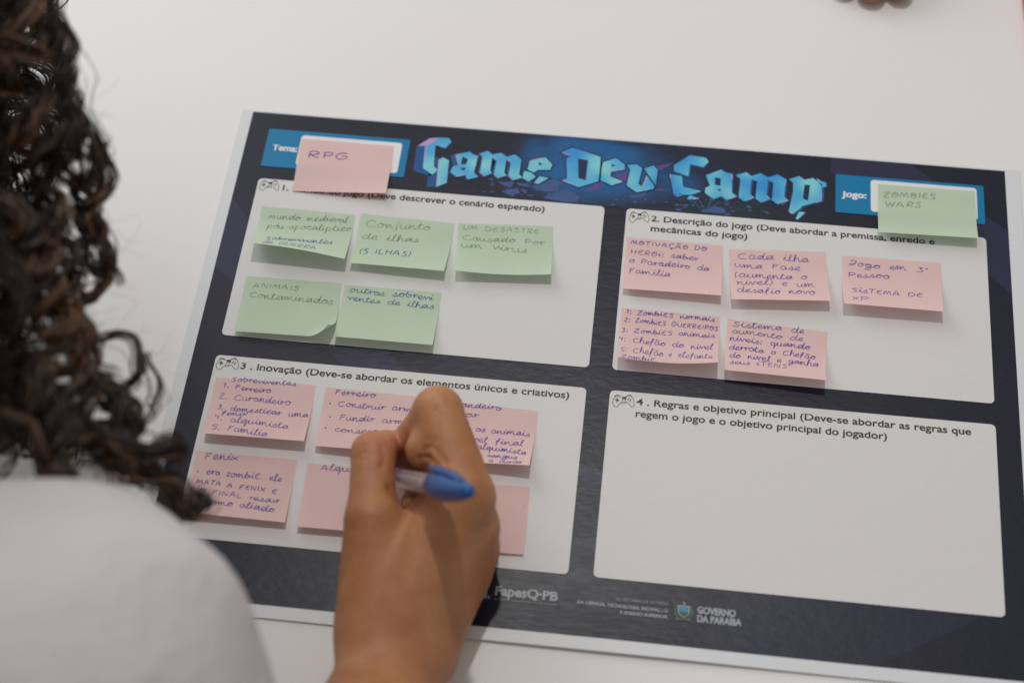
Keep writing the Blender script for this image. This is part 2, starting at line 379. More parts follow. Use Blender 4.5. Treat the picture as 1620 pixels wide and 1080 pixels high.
for q in range(95):            # gravel and leaf flecks under the title
    cx = rnd.choice([rnd.gauss(150, 14), rnd.gauss(176, 14), rnd.gauss(262, 12), rnd.gauss(228, 16)]); cy = rnd.uniform(33, 43.5); n_ = rnd.randint(4, 6); r_ = rnd.uniform(.3, 1.25); b_ = len(V_)
    if not 125 < cx < 300: continue
    for a in range(n_):
        an = 2 * math.pi * a / n_ + rnd.uniform(-.3, .3); V_.append(S(cx + r_ * 1.5 * math.cos(an) * rnd.uniform(.6, 1.2), cy - r_ * .7 * math.sin(an) * rnd.uniform(.6, 1.2), 6.1 + q * .004))
    F_.append(tuple(range(b_, b_ + n_)))
g_ = mesh("printed_gravel", V_, F_, M_rock, sheet); up(g_); g_["kind"] = "stuff"
tw = [[(251 + a, 41.5), (250 + a * 1.6, 38), (249 + a * 2.6, 34.5 + abs(a) * .4)] for a in (-3, -1, 1.5, 3.5)]
for q in tw: ribbon([q], .5, 7.1, "printed_branch", M_rock)

LETTERS = [  # outline, holes, side shift (mm)
    (['G_face'], [], None), (['G_face2'], [], None), (['a'], ['a_h1', 'a_h2'], (-.7, .2)), (['m'], [], (-.9, .3)),
    (['e'], ['e_h'], (-.3, .2)), (['e_p1'], [], None), (['e_p2'], [], None), (['D'], ['D_h'], (-.4, .3)), (['e2'], ['e2_h'], (.2, .3)),
    (['v'], [], (.2, .2)), (['v_p'], [], None), (['C'], [], (.6, .9)), (['C_p'], [], (.3, .3)), (['C_q'], [], None), (['C_r'], [], None),
    (['a2'], ['a2_h1', 'a2_h2'], (.7, .2)), (['m2'], [], (1.0, .3)), (['p'], ['p_h'], (1.3, .5)), (['p_p'], [], None), (['p_q'], [], (.9, -.1))]
poly_mesh("letter_shade", [POLY['G_side']], M_side, 6); poly_mesh("letter_shade", [POLY['G_side2']], M_side, 6)
poly_mesh("letter_shade", [POLY['G_pink']], M_pinkp, 6.5); poly_mesh("letter_shade", [POLY['a_side']], M_side, 6.5)
for outl, holes, sh in LETTERS:
    L = [POLY[a] for a in outl]; H = [POLY[h] for h in holes]
    poly_mesh("letter_outline", L, M_outline, 5.5 if sh else 5.7, offset=.75)
    if sh: poly_mesh("letter_shade", L, M_side, 6.3, shift=sh)
    if H: poly_mesh("letter_shade", H, M_outline, 7.2)
    f = poly_mesh("title_letter", L + H, M_face, 7.6)
hl = []
def edge(kx, i, j, f0=0., f1=1.):
    a = np.array(POLY[kx][i]); b = np.array(POLY[kx][j]); return [tuple(a + (b - a) * f0), tuple(a + (b - a) * f1)]
hl += [edge('G_face', 1, 10, 0, .75), edge('G_face2', 0, 4), edge('a', 0, 11), edge('a', 7, 8, .1, .7), edge('m', 23, 24), edge('m', 16, 17), edge('m', 9, 10), edge('m', 11, 12), edge('m', 18, 19), edge('m', 25, 24, 0, .4), edge('e', 0, 1, .1, .8), edge('D', 0, 9, 0, .8), edge('D', 6, 5, 0, .5), edge('e2', 3, 4, 0, .9), edge('e2', 6, 7, 0, .5), edge('v', 4, 5, 0, 1),
       edge('C_p', 0, 6, 0, .5), edge('C_r', 2, 3, 0, .6), edge('a2', 5, 6, 0, .7), edge('a2', 3, 4, 0, .3), edge('m2', 6, 7, 0, .35), edge('m2', 8, 9, 0, .6), edge('m2', 13, 14, 0, .6),
       edge('m2', 20, 21, 0, .7), edge('p', 3, 4, 0, .4), edge('p', 4, 5, .5, 1), edge('p', 5, 6, 0, .3), edge('p', 8, 9, 0, 1), edge('p_q', 0, 1, .3, 1)]
hl = [h if len(h) > 2 else [h[0], ((h[0][0] + h[1][0]) / 2, (h[0][1] + h[1][1]) / 2), h[1]] for h in hl]
for q in hl: ribbon([q], .5, 8, "letter_glint", M_pinkp)

# white panels, blue boxes
for b in ((12.0, 44.9, 197.8, 143.7), (209.4, 44.9, 396.2, 143.7), (12.0, 155.4, 197.8, 254.5), (209.4, 155.4, 396.2, 254.5)):
    rrect("white_panel", *b, 2.4, M_panel, 9)
rrect("blue_box", 11.3, 11.1, 89.2, 36.6, .8, M_cyan, 9); rrect("blue_box", 318.5, 11.3, 396.2, 36.3, .8, M_cyan, 9)
rrect("box_field", 29.8, 13.8, 85.3, 34.3, 1.8, M_boxw, 10); rrect("box_field", 337, 13.2, 392.5, 34.0, 1.8, M_boxw, 10)

def text(name, s, x0, x1, yb, cap, mat, k=11, bold=.018, y1=None, sub=False):
    cu = bpy.data.curves.new(name, 'FONT'); cu.body = s; cu.size = 1; cu.offset = bold; cu.resolution_u = 5
    tmp = bpy.data.objects.new("tmp", cu); sc.collection.objects.link(tmp)
    me = bpy.data.meshes.new_from_object(tmp)
    cu.body = "H"; m2 = bpy.data.meshes.new_from_object(tmp)
    ch = max(v.co.y for v in m2.vertices) - 2 * 0
    bpy.data.objects.remove(tmp); bpy.data.curves.remove(cu); bpy.data.meshes.remove(m2)
    co = np.zeros(len(me.vertices) * 3); me.vertices.foreach_get("co", co); co = co.reshape(-1, 3)
    a, b = co[:, 0].min(), co[:, 0].max(); y1 = yb if y1 is None else y1
    xh_ = .70 * ch; yy = co[:, 1]          # taller small letters, as in the printed typeface
    co[:, 1] = np.where(yy < 0, yy * 1.1, np.where(yy < xh_, yy * 1.14, xh_ * 1.14 + (yy - xh_) * (ch * 1.02 - xh_ * 1.14) / (ch - xh_)))
    u = (co[:, 0] - a) / (b - a); X = x0 + u * (x1 - x0); Y = yb + (y1 - yb) * u - co[:, 1] / ch * cap
    V = np.stack([(X - 204) / 1000, (142 - Y) / 1000, T0 + k * .00004 + lift(X, Y)], 1)
    Fc = [tuple(p.vertices) for p in me.polygons]; bpy.data.meshes.remove(me)
    o = mesh(name, V, Fc, mat, sheet); up(o); return o
text("heading_text", "1. Mundo do jogo (Deve descrever o cenário esperado)", 26.0, 166.4, 51.6, 3.45, M_text)
text("heading_text", "2. Descrição do jogo (Deve abordar a premissa, enredo e", 222.7, 369.7, 51.9, 3.45, M_text)
text("heading_text", "mecânicas do jogo)", 222.8, 273.2, 58.3, 3.45, M_text)
text("heading_text", "3 . Inovação (Deve-se abordar os elementos únicos e criativos)", 25.4, 189.7, 162.2, 3.45, M_text)
text("heading_text", "4 . Regras e objetivo principal (Deve-se abordar as regras que", 222.7, 384.4, 162.3, 3.45, M_text)
text("heading_text", "regem o jogo e o objetivo principal do jogador)", 222.8, 344.1, 169.0, 3.45, M_text)
text("box_text", "Tema:", 15.3, 29.2, 25.4, 3.6, M_boxw, bold=.035)
text("box_text", "Jogo:", 321.7, 334.8, 25.8, 3.6, M_boxw, bold=.035)
M_logo = print_mat("print logo white", (.36, .38, .41))
text("logo_text", "FapesQ·PB", 165.5, 194.2, 268.0, 4.2, M_logo, bold=.035)
text("logo_text", "d", 158.3, 161.8, 270.0, 5.2, M_logo, bold=.03); text("logo_text", ".", 162.3, 163.3, 270.0, 5.2, M_logo, bold=.03)
text("logo_text", "Fundação de Apoio à Pesquisa do Estado da Paraíba", 165.6, 193.9, 270.4, .8, M_grey, bold=.0)
text("logo_text", "SECRETARIA DE ESTADO", 220.3, 244.4, 264.9, 1.45, M_grey, bold=.0)
text("logo_text", "DA CIÊNCIA, TECNOLOGIA, INOVAÇÃO", 203.3, 244.5, 268.3, 1.55, M_logo, bold=.03)
text("logo_text", "E ENSINO SUPERIOR", 223.1, 244.6, 271.3, 1.5, M_logo, bold=.03)
text("logo_text", "GOVERNO", 257.9, 275.2, 267.2, 3.2, M_logo, bold=.045)
text("logo_text", "DA PARAÍBA", 257.9, 278.0, 271.3, 3.2, M_logo, bold=.045)
# state crest
poly_mesh("crest", [[(249, 264.2), (254.4, 264.2), (254.4, 267.6), (253.2, 269.3), (251.7, 270.2), (250.2, 269.3), (249, 267.6)]], M_logo, 10)
poly_mesh("crest", [[(249.4, 264.6), (254, 264.6), (254, 267.2), (249.4, 267.0)]], M_blue, 11)
poly_mesh("crest", [[(249.4, 267.0), (254, 267.2), (254, 267.6), (252.9, 269.1), (251.7, 269.8), (250.5, 269.1), (249.4, 267.6)]], M_green, 11)
star = [(251.7 + (1.0 if i % 2 == 0 else .42) * math.sin(i * math.pi / 5), 263.2 - (1.0 if i % 2 == 0 else .42) * math.cos(i * math.pi / 5)) for i in range(10)]
poly_mesh("crest", [star], M_grey, 11)
for s in (-1, 1):
    ribbon([[(251.7 + s * 3.1, 264.2), (251.7 + s * 3.9, 266.5), (251.7 + s * 3.4, 269), (251.7 + s * 2, 270.6)]], 1.1, 9.5, "crest", M_green)
poly_mesh("crest", [[(247.8, 270.5), (255.6, 270.5), (255.0, 271.7), (251.7, 271.2), (248.4, 271.7)]], M_brown, 12)

# game-controller icon beside every heading
def icon(x0, y0, w, h):
    L = lambda pts: [(x0 + w * a, y0 + h * b) for a, b in pts]
    def cr(P, closed=False, n=5):
        P = np.array(P, float); Q = np.vstack([P[-1:], P, P[:2]]) if closed else np.vstack([2 * P[0] - P[1], P, 2 * P[-1] - P[-2]]); out = []
        for i in range(len(Q) - 3):
            a, b, c, d = Q[i:i + 4]
            for t in np.arange(0, 1, 1 / n): out.append(.5 * (2 * b + (c - a) * t + (2 * a - 5 * b + 4 * c - d) * t * t + (3 * b - a - 3 * c + d) * t ** 3))
        out.append(Q[-2]); return np.array(out)
    out = cr(L([(.05, .45), (.12, .2), (.25, .12), (.36, .2), (.5, .17), (.62, .14), (.72, .02), (.88, .12), (.97, .4), (1, .72), (.92, .86), (.8, .72), (.68, .55), (.5, .55), (.4, .6), (.3, .82), (.2, .98), (.08, .88), (.02, .66)]), True)
    parts = [out, cr(L([(.08, .2), (.2, .05), (.32, .12)])), cr(L([(.62, .1), (.74, -.03), (.86, .04)])), cr(L([(.38, .62), (.48, .68), (.62, .6)]))]
    ribbon(parts, .26, 11, "controller_icon", M_text)
    D = []
    for cx, cy, r in ((.75, .25, .035), (.83, .33, .035), (.7, .36, .035), (.8, .45, .035), (.45, .42, .03), (.58, .4, .03)): D.append(L([(cx - r, cy), (cx, cy - r * 1.6), (cx + r, cy), (cx, cy + r * 1.6)]))
    D += [L([(.44, .18), (.62, .16), (.62, .33), (.45, .34)]), L([(.13, .38), (.31, .42), (.30, .50), (.12, .46)]), ]
    for d in D: poly_mesh("controller_icon", [d], M_text, 11.5)
    poly_mesh("controller_icon", [L([(.19, .3), (.24, .3), (.23, .6), (.18, .6)])], M_text, 12)
for a in ((13.2, 45.9, 10.6, 7.0), (210.9, 46.4, 10.6, 7.4), (12.9, 156.7, 11.4, 7.3), (210.9, 157.4, 10.8, 7.3)): icon(*a)

# ================================================================ handwriting: single-stroke letters (x height = 1)
G = {
'a': (1.0, ".78,.82 .45,1 .12,.7 .12,.25 .4,0 .7,.3 .8,.85 .8,.3 1.0,.05"), 'b': (.95, ".05,.9 .2,2.0 .15,.8 .15,.12 .5,-.02 .82,.4 .65,.85 .3,.75"),
'c': (.8, ".72,.85 .4,1 .1,.6 .15,.15 .45,0 .8,.15"), 'd': (1.0, ".75,.8 .42,1 .1,.65 .15,.12 .45,.02 .75,.5 .9,2.0 .8,.5 .85,.08 1.0,.05"),
'e': (.8, ".05,.3 .5,.5 .62,.85 .38,1 .12,.6 .2,.12 .5,0 .8,.2"), 'f': (.7, ".0,.2 .45,1.3 .5,1.9 .3,1.9 .25,.8 .2,-.5;.0,.85 .55,.9"),
'g': (.95, ".75,.85 .4,1 .1,.6 .35,.1 .7,.4 .78,.9 .75,-.4 .4,-.8 .1,-.5 .9,.1"), 'h': (.95, ".05,.2 .3,1.6 .25,2.0 .12,1.4 .12,0 .3,.75 .6,.95 .75,.5 .78,.1 .95,.05"),
'i': (.5, ".0,.2 .22,.95 .2,.25 .5,.08;.2,1.4 .3,1.6 .22,1.62"), 'j': (.5, ".25,.95 .25,-.4 .0,-.75;.22,1.4 .35,1.6"),
'l': (.55, ".0,.2 .4,1.5 .3,2.0 .15,1.4 .2,.15 .55,.1"), 'm': (1.45, ".0,.75 .12,.95 .15,.0 .35,.85 .52,.85 .56,.05 .78,.85 .98,.85 1.05,.2 1.4,.05"),
'n': (1.0, ".0,.75 .12,.95 .15,.0 .4,.88 .6,.85 .66,.2 1.0,.05"), 'o': (.9, ".5,1 .15,.75 .1,.25 .42,0 .78,.35 .7,.85 .45,.98 .6,.75 .9,.8"),
'p': (.95, ".05,.8 .15,.95 .12,-.9 .15,.6 .45,1 .75,.7 .6,.15 .25,.1"), 'q': (1.0, ".78,.85 .42,1 .1,.6 .35,.05 .72,.4 .78,.9 .75,-.9 .85,-.2 1.0,.2"),
'r': (.7, ".0,.6 .15,1.0 .22,.85 .22,.0 .35,.7 .7,.85"), 's': (.75, ".0,.1 .35,.7 .45,1.0 .6,.6 .55,.1 .25,.0 .75,.15"),
't': (.65, ".0,.2 .25,1.1 .27,1.7 .2,.4 .3,.02 .62,.15;.0,1.15 .65,1.25"), 'u': (1.0, ".0,.8 .1,.95 .12,.25 .35,.0 .65,.3 .75,.95 .72,.25 1.0,.08"),
'v': (.8, ".0,.75 .12,.95 .35,.05 .6,.9 .8,.85"), 'x': (.85, ".05,.9 .4,.5 .75,.05;.75,.95 .35,.45 .05,.05"), 'z': (.85, ".1,.9 .7,.95 .1,.05 .8,.08"),
'y': (.8, ".1,.95 .35,.1;.7,.95 .2,-.8"), 'k': (.8, ".1,1.9 .1,0;.65,.9 .12,.4 .7,0"), 'w': (1.2, ".0,.95 .3,.05 .55,.8 .8,.05 1.1,.95"),
'A': (1.2, ".0,.0 .45,1.45 .95,.0;.25,.55 .85,.5"), 'C': (1.2, "1.0,1.3 .6,1.5 .1,.9 .2,.15 .7,.0 1.2,.2"), 'D': (1.15, ".15,1.4 .12,.0;.0,1.4 .7,1.3 1.0,.7 .7,.1 .1,.0"),
'E': (1.05, ".9,1.35 .4,1.4 .15,.9 .1,.3 .5,.0 .95,.1;.15,.75 .7,.8"), 'F': (.95, ".15,1.4 .12,.0;.05,1.45 .85,1.45;.12,.8 .65,.85"),
'G': (1.15, "1.0,1.2 .6,1.45 .1,.9 .15,.2 .6,.0 1.0,.35 1.0,.7 .55,.7"), 'H': (1.15, ".12,1.4 .12,.0;.9,1.4 .9,.0;.12,.7 .9,.75"), 'I': (.4, ".15,1.4 .15,.0"),
'J': (1.1, ".1,1.4 .95,1.45 .7,.3 .3,-.1 .05,.3 .9,.5"), 'L': (.95, ".15,1.4 .12,.05 .85,.0"), 'M': (1.4, ".0,.0 .3,1.35 .6,.3 .95,1.35 1.2,.0"),
'N': (1.2, ".1,.0 .15,1.35 .85,.05 .95,1.4"), 'O': (1.15, ".6,1.4 .15,1.1 .12,.3 .5,.0 .95,.4 .9,1.1 .55,1.42 .3,.9 .95,.75"), 'P': (1.05, ".15,.0 .15,1.4;.0,1.3 .6,1.5 .95,1.1 .7,.7 .15,.6"),
'R': (1.1, ".15,.0 .15,1.4 .6,1.5 .9,1.15 .6,.75 .2,.7 .95,.0"), 'S': (.95, ".8,1.3 .45,1.45 .15,1.1 .7,.55 .6,.05 .05,.05"), 'T': (1.1, ".5,1.4 .45,.0;.0,1.4 1.05,1.45"),
'U': (1.1, ".1,1.4 .12,.3 .5,.0 .9,.35 .95,1.4"), 'V': (1.1, ".0,1.4 .45,.0 .95,1.4"), 'W': (1.5, ".0,1.4 .35,.0 .7,1.1 1.0,.0 1.35,1.4"), 'X': (1.1, ".05,1.4 .95,.0;.95,1.4 .05,.0"),
'Z': (1.1, ".1,1.35 .9,1.4 .1,.05 1.0,.0"), 'B': (1.0, ".15,1.4 .12,.0;.1,1.4 .7,1.3 .6,.8 .15,.75 .85,.55 .7,.05 .1,.0"),
'1': (.6, ".05,1.1 .35,1.4 .3,.0"), '2': (.85, ".1,1.1 .4,1.4 .7,1.1 .1,.05 .8,.05"), '3': (.8, ".1,1.35 .65,1.3 .35,.8 .7,.4 .4,.0 .05,.15"), '4': (.85, ".15,1.4 .1,.8 .6,.75;.6,1.3 .55,.0"),
'5': (.9, ".8,1.4 .2,1.35 .2,.8 .7,.7 .65,.1 .1,.0"), '.': (.4, ".1,.0 .28,.08 .12,.15"), ',': (.4, ".2,.1 .1,-.25"), ':': (.45, ".15,.0 .28,.16 .15,.2;.15,.8 .28,.96 .15,1.0"), '·': (.55, ".15,.5 .35,.6 .2,.75 .15,.55 .3,.6"),
'(': (.5, ".4,1.7 .12,.9 .3,-.2"), ')': (.5, ".1,1.7 .4,.9 .1,-.2"), '-': (.6, ".1,.55 .5,.55"), '°': (.5, ".3,1.5 .12,1.35 .25,1.2 .4,1.35 .3,1.5"), ' ': (.95, ""),
}
ACC = {'ã': 'a', 'Ã': 'A', 'ó': 'o', 'ç': 'c', 'Ç': 'C'}
JOIN = set("abcdeghilmnoqrstuvx")
def spline(P, n=4):
    P = np.array(P, float)
    if len(P) < 3: return np.array([P[0] + (P[-1] - P[0]) * t for t in (0, .5, 1)])
    Q = np.vstack([2 * P[0] - P[1], P, 2 * P[-1] - P[-2]]); out = []
    for i in range(len(Q) - 3):
        a, b, c, d = Q[i:i + 4]
        for t in np.arange(0, 1, 1 / n): out.append(.5 * (2 * b + (c - a) * t + (2 * a - 5 * b + 4 * c - d) * t * t + (3 * b - a - 3 * c + d) * t ** 3))
    out.append(P[-1]); return np.array(out)
def write(s):
    """text -> list of strokes (x, y up), total width"""
    x = 0.0; strokes = []; cur = None
    for ch in s:
        base = ACC.get(ch, ch); w, d = G.get(base, G['o'])
        jw = rnd.uniform(.9, 1.12); jh = rnd.uniform(.9, 1.1); jy = rnd.uniform(-.05, .06)
        st = [[tuple(map(float, q.split(','))) for q in k.split()] for k in d.split(';')] if d else []
        tr = lambda pts: [(x + a * jw + rnd.uniform(-.03, .03), b * jh + jy + rnd.uniform(-.04, .04)) for a, b in pts]
        for i, k in enumerate(st):
            p = tr(k)
            if i == 0 and base in JOIN and cur is not None: cur += p
            else:
                strokes.append(p)
                if i == 0: cur = p if base in JOIN else None
        if not st: cur = None
        top = 1.5 if base.islower() else 1.9
        if ch in 'ãÃ': strokes.append([(x + .1, top), (x + .35, top + .2), (x + .6, top), (x + .9, top + .15)])
        if ch == 'ó': strokes.append([(x + .4, 1.3), (x + .7, 1.7)])
        if ch in 'çÇ': strokes.append([(x + .5, 0), (x + .6, -.2), (x + .35, -.45)])
        x += w * jw + .12
    return [spline(k) for k in strokes if len(k) > 1], x

NOTES = [('g', 17.3, 60.4, 0.67, 50.2, 12.1, 8.4, 1.6, 1.0,
  [('Mundo medieval', 4.6, 9.9, 47.0, 7.6, 2.2, 'p'), ('pós-apocaliptico', 5.2, 16.8, 49.8, 13.3, 2.41, 'p'),
   ('Sobreviventes', 6.6, 28.1, 41.7, 25.1, 3.3, 'b'), ('de GUERRA', 6.3, 33.8, 34.9, 33.0, 3.95, 'b')]),
 ('g', 70.4, 59.9, 1.44, 50.1, 5.1, 6.3, 1.1, -0.0,
  [('Conjunto', 3.5, 10.2, 38.3, 8.3, 2.73, 'p'), ('de ilhas', 2.9, 18.9, 33.5, 16.9, 2.68, 'p'), ('(5 ILHAS)', 3.3, 29.1, 31.0, 27.8, 2.72, 'b')]),
 ('g', 121.9, 61.0, -3.7, 50.0, 7.0, 6.4, 0.9, 0.0,
  [('UM DESASTRE', 2.7, 6.2, 43.2, 7.0, 2.09, 'p'), ('Causado Por', 2.6, 12.6, 46.3, 14.5, 2.36, 'p'),
   ('um virus', 2.2, 17.8, 37.4, 20.2, 2.52, 'p')]),
 ('g', 17.6, 105.0, -0.77, 50.0, 3.4, 9.1, 0.9, 1.6,
  [('ANIMAIS', 4.6, 8.6, 29.1, 8.4, 1.99, 'p'), ('Contaminados', 3.6, 14.9, 47.3, 15.5, 2.54, 'p')]),
 ('g', 69.0, 105.2, -0.48, 50.2, 5.9, 5.5, 0.8, 0.1,
  [('outros sobrevi', 3.0, 6.4, 46.7, 7.1, 2.28, 'b'), ('ventes de ilhas', 2.7, 11.3, 47.8, 12.5, 2.12, 'b')]),
 ('k', 210.7, 60.6, 0.49, 50.4, 4.2, 5.7, 0.7, 0.0,
  [('MOTIVAÇÃO DO', 2.4, 6.4, 42.6, 6.7, 1.97, 'v'), ('HEROi: saber', 2.7, 12.6, 38.3, 13.2, 2.12, 'v'),
   ('o Paradeiro da', 2.3, 18.4, 44.2, 19.6, 2.24, 'v'), ('Familia', 2.7, 26.0, 24.5, 25.9, 2.49, 'v')]),
 ('k', 263.6, 63.2, -4.13, 50.0, 6.1, 6.7, -0.1, -0.6,
  [('Cada ilha', 4.4, 7.6, 41.5, 9.0, 2.54, 'v'), ('uma Fase', 2.6, 13.2, 36.9, 14.7, 2.31, 'v'), ('(aumenta o', 2.1, 20.2, 40.0, 20.9, 2.49, 'v'),
   ('nivel) e um', 3.2, 25.3, 43.5, 26.0, 2.47, 'v'), ('desafio novo', 3.0, 31.6, 43.0, 32.3, 2.67, 'v')]),
 ('k', 322.1, 61.1, -0.45, 50.5, 7.4, 7.2, -0.4, -1.4,
  [('Jogo em 3°', 3.4, 7.9, 44.3, 8.8, 2.19, 'v'), ('Pessoa', 2.9, 15.3, 24.7, 14.8, 2.21, 'v'), ('SisTEMA DE', 4.3, 26.7, 41.4, 26.6, 2.36, 'v'),
   ('xP', 4.5, 33.3, 13.5, 33.4, 2.66, 'v')]),
 ('k', 211.4, 104.5, 0.33, 50.0, 7.9, 10.2, 0.3, -0.6,
  [('1: ZombiES normais', 2.4, 5.3, 47.5, 5.2, 1.78, 'v'), ('2: ZombiES GUERREIROS', 1.9, 10.1, 49.5, 10.7, 1.8, 'v'),
   ('3: ZombiES animais', 0.9, 17.0, 48.2, 15.5, 1.98, 'v'), ('4: Chefão do nivel', -0.2, 23.4, 47.5, 24.8, 2.46, 'v'),
   ('5: Chefão e elefante', 1.2, 31.3, 47.5, 32.7, 2.83, 'v'), ('ZombiE.', 1.7, 36.9, 20.9, 37.6, 2.31, 'v')]),
 ('k', 265.2, 105.7, 3.1, 50.3, 7.3, 9.2, 1.0, -0.4,
  [('Sistema de', 2.8, 5.9, 39.1, 4.6, 2.23, 'v'), ('aumento de', 2.6, 10.1, 38.9, 9.5, 2.03, 'v'),
   ('niveis: quando', 1.8, 15.1, 42.4, 14.0, 2.18, 'v'), ('derrota o Chefão', 1.8, 20.7, 45.4, 20.2, 2.26, 'v'),
   ('do nivel e ganha', 2.2, 26.6, 47.1, 25.4, 2.47, 'v'), ('seus iTENS', 2.5, 31.7, 31.8, 29.8, 2.39, 'v')]),
 ('k', 14.5, 165.7, -0.58, 50.2, 6.1, 6.4, 1.6, 0.6,
  [('Sobreviventes', 7.8, 3.6, 40.7, 3.4, 1.78, 'v'), ('1. Ferreiro', 4.2, 7.7, 28.9, 8.8, 1.87, 'v'),
   ('2. Curandeiro', 3.3, 13.9, 39.6, 14.6, 2.25, 'v'), ('3, domesticar uma', 3.7, 20.7, 49.6, 21.4, 2.07, 'v'),
   ('fenix', 6.6, 23.9, 19.9, 23.1, 1.67, 'v'), ('4. alquimista', 3.3, 27.4, 41.3, 29.7, 2.45, 'v'),
   ('5. Familia', 3.1, 33.8, 31.9, 36.1, 2.61, 'v')]),
 ('k', 69.8, 165.6, 0.94, 49.6, 4.4, 6.8, 1.6, 0.4,
  [('Ferreiro', 5.0, 5.9, 25.6, 5.0, 2.01, 'v'), ('· Construir armas', 2.8, 12.3, 50.6, 10.9, 2.03, 'v'),
   ('· Fundir armas', 3.9, 20.2, 47.8, 18.4, 2.14, 'v'), ('· conserto', 2.7, 27.2, 33.2, 27.1, 2.15, 'v')]),
 ('k', 126.4, 167.1, 1.36, 49.2, 4.1, 8.2, 1.5, -0.1,
  [('Curandeiro', 1.0, 4.3, 31.4, 4.1, 1.91, 'v'), ('curar', 3.9, 10.0, 20.9, 9.7, 1.9, 'v'), ('curar os animais', 3.9, 17.6, 47.2, 17.1, 2.02, 'v'),
   ('nivel final', 13.7, 23.7, 44.5, 23.9, 2.27, 'v'), ('alquimista', 22.0, 27.9, 46.8, 29.4, 2.14, 'v'),
   ('sangue', 27.7, 32.8, 43.1, 33.5, 1.79, 'v'), ('a curar', 28.8, 36.9, 45.9, 36.5, 1.76, 'v')]),
 ('k', 13.5, 207.0, -0.38, 49.4, 5.3, 4.2, 1.6, 0.8,
  [('Fenix', 4.6, 6.2, 21.4, 5.4, 2.43, 'v'), ('· era zombiE, ele', 2.0, 14.2, 44.1, 14.3, 2.1, 'v'),
   ('MATA A FENIX E', 3.0, 19.6, 43.1, 21.5, 1.86, 'v'), ('NO FINAL ressur', 1.4, 24.4, 45.1, 26.9, 1.9, 'v'),
   ('como aliado', 9.7, 30.6, 43.6, 32.0, 2.16, 'v')]),
 ('k', 68.2, 208.1, -0.84, 48.6, 4.2, 3.9, 1.1, -0.5, [('Alquimista', 6.8, 4.8, 39.2, 5.4, 2.04, 'v')]),
 ('k', 127.5, 211.2, -2.11, 48.2, 3.5, 1.1, 0.6, -0.8, [('.', 46.0, 12.7, 46.3, 12.7, 1.47, 'v')]),
 ('k', 30.2, 13.8, 0.31, 50.9, 0.2, 4.8, 1.6, 1.4, [('RPG', 4.7, 14.3, 27.7, 14.1, 4.87, 'v')]),
 ('g', 340.7, 13.4, -0.59, 50.8, 5.2, 6.1, -1.2, -1.3, [('ZOMBIES', 2.6, 10.1, 30.8, 9.0, 2.63, 'p'), ('WARS', 3.8, 16.6, 23.2, 15.9, 2.81, 'p')])]
LABELS = [
 ("green sticky note beginning Mundo medieval, with smaller blue lines and a curled corner", "green sticky notes on panel one"),
 ("green sticky note reading Conjunto de ilhas with (5 ILHAS) in blue below", "green sticky notes on panel one"),
 ("green sticky note reading UM DESASTRE Causado Por um virus in pencil", "green sticky notes on panel one"),
 ("green sticky note reading ANIMAIS Contaminados, its lower right corner bent up", "green sticky notes on panel one"),
 ("green sticky note with two blue lines beginning outros sobrevi, lower half empty", "green sticky notes on panel one"),
 ("pink sticky note beginning MOTIVAÇÃO DO, stuck under the second panel's heading", "pink sticky notes on panel two"),
 ("pink sticky note reading Cada ilha uma Fase, between two others in panel two", "pink sticky notes on panel two"),
 ("pink sticky note reading Jogo em 3° Pessoa and SisTEMA DE xP", "pink sticky notes on panel two"),
 ("pink sticky note with a numbered list of Zombies, lower left of panel two", "pink sticky notes on panel two"),
 ("pink sticky note beginning Sistema de aumento de niveis, strongly lifted at its bottom edge", "pink sticky notes on panel two"),
 ("pink sticky note with the numbered list headed Sobreviventes", "pink sticky notes on panel three"),
 ("pink sticky note headed Ferreiro with bullet points, left of the fingers", "pink sticky notes on panel three"),
 ("pink sticky note headed Curandeiro, half hidden behind the index finger", "pink sticky notes on panel three"),
 ("pink sticky note headed Fenix, beside the tip of a dark curl", "pink sticky notes on panel three"),
 ("pink sticky note beginning Alqu, mostly covered by the writing hand", "pink sticky notes on panel three"),
 ("blank pink sticky note with one small dot, right of the hand", "pink sticky notes on panel three"),
 ("pink sticky note reading RPG over the blue Tema box", "sticky notes over the blue boxes"),
 ("green sticky note reading ZOMBIES WARS over the blue Jogo box", "sticky notes over the blue boxes"),
]
NL, NS0 = 38.0, 9.0
_ss = np.linspace(0, NL, 300)
def prof(h, s):
    z = np.where(_ss > NS0, h * (np.clip(_ss - NS0, 0, None) / (NL - NS0)) ** 1.8, 0); dz = np.gradient(z, _ss)
    y = np.concatenate([[0], np.cumsum(np.sqrt(np.clip(1 - dz[1:] ** 2, 0, 1)) * (_ss[1] - _ss[0]))])
    return np.interp(s, _ss, y), np.interp(s, _ss, z)
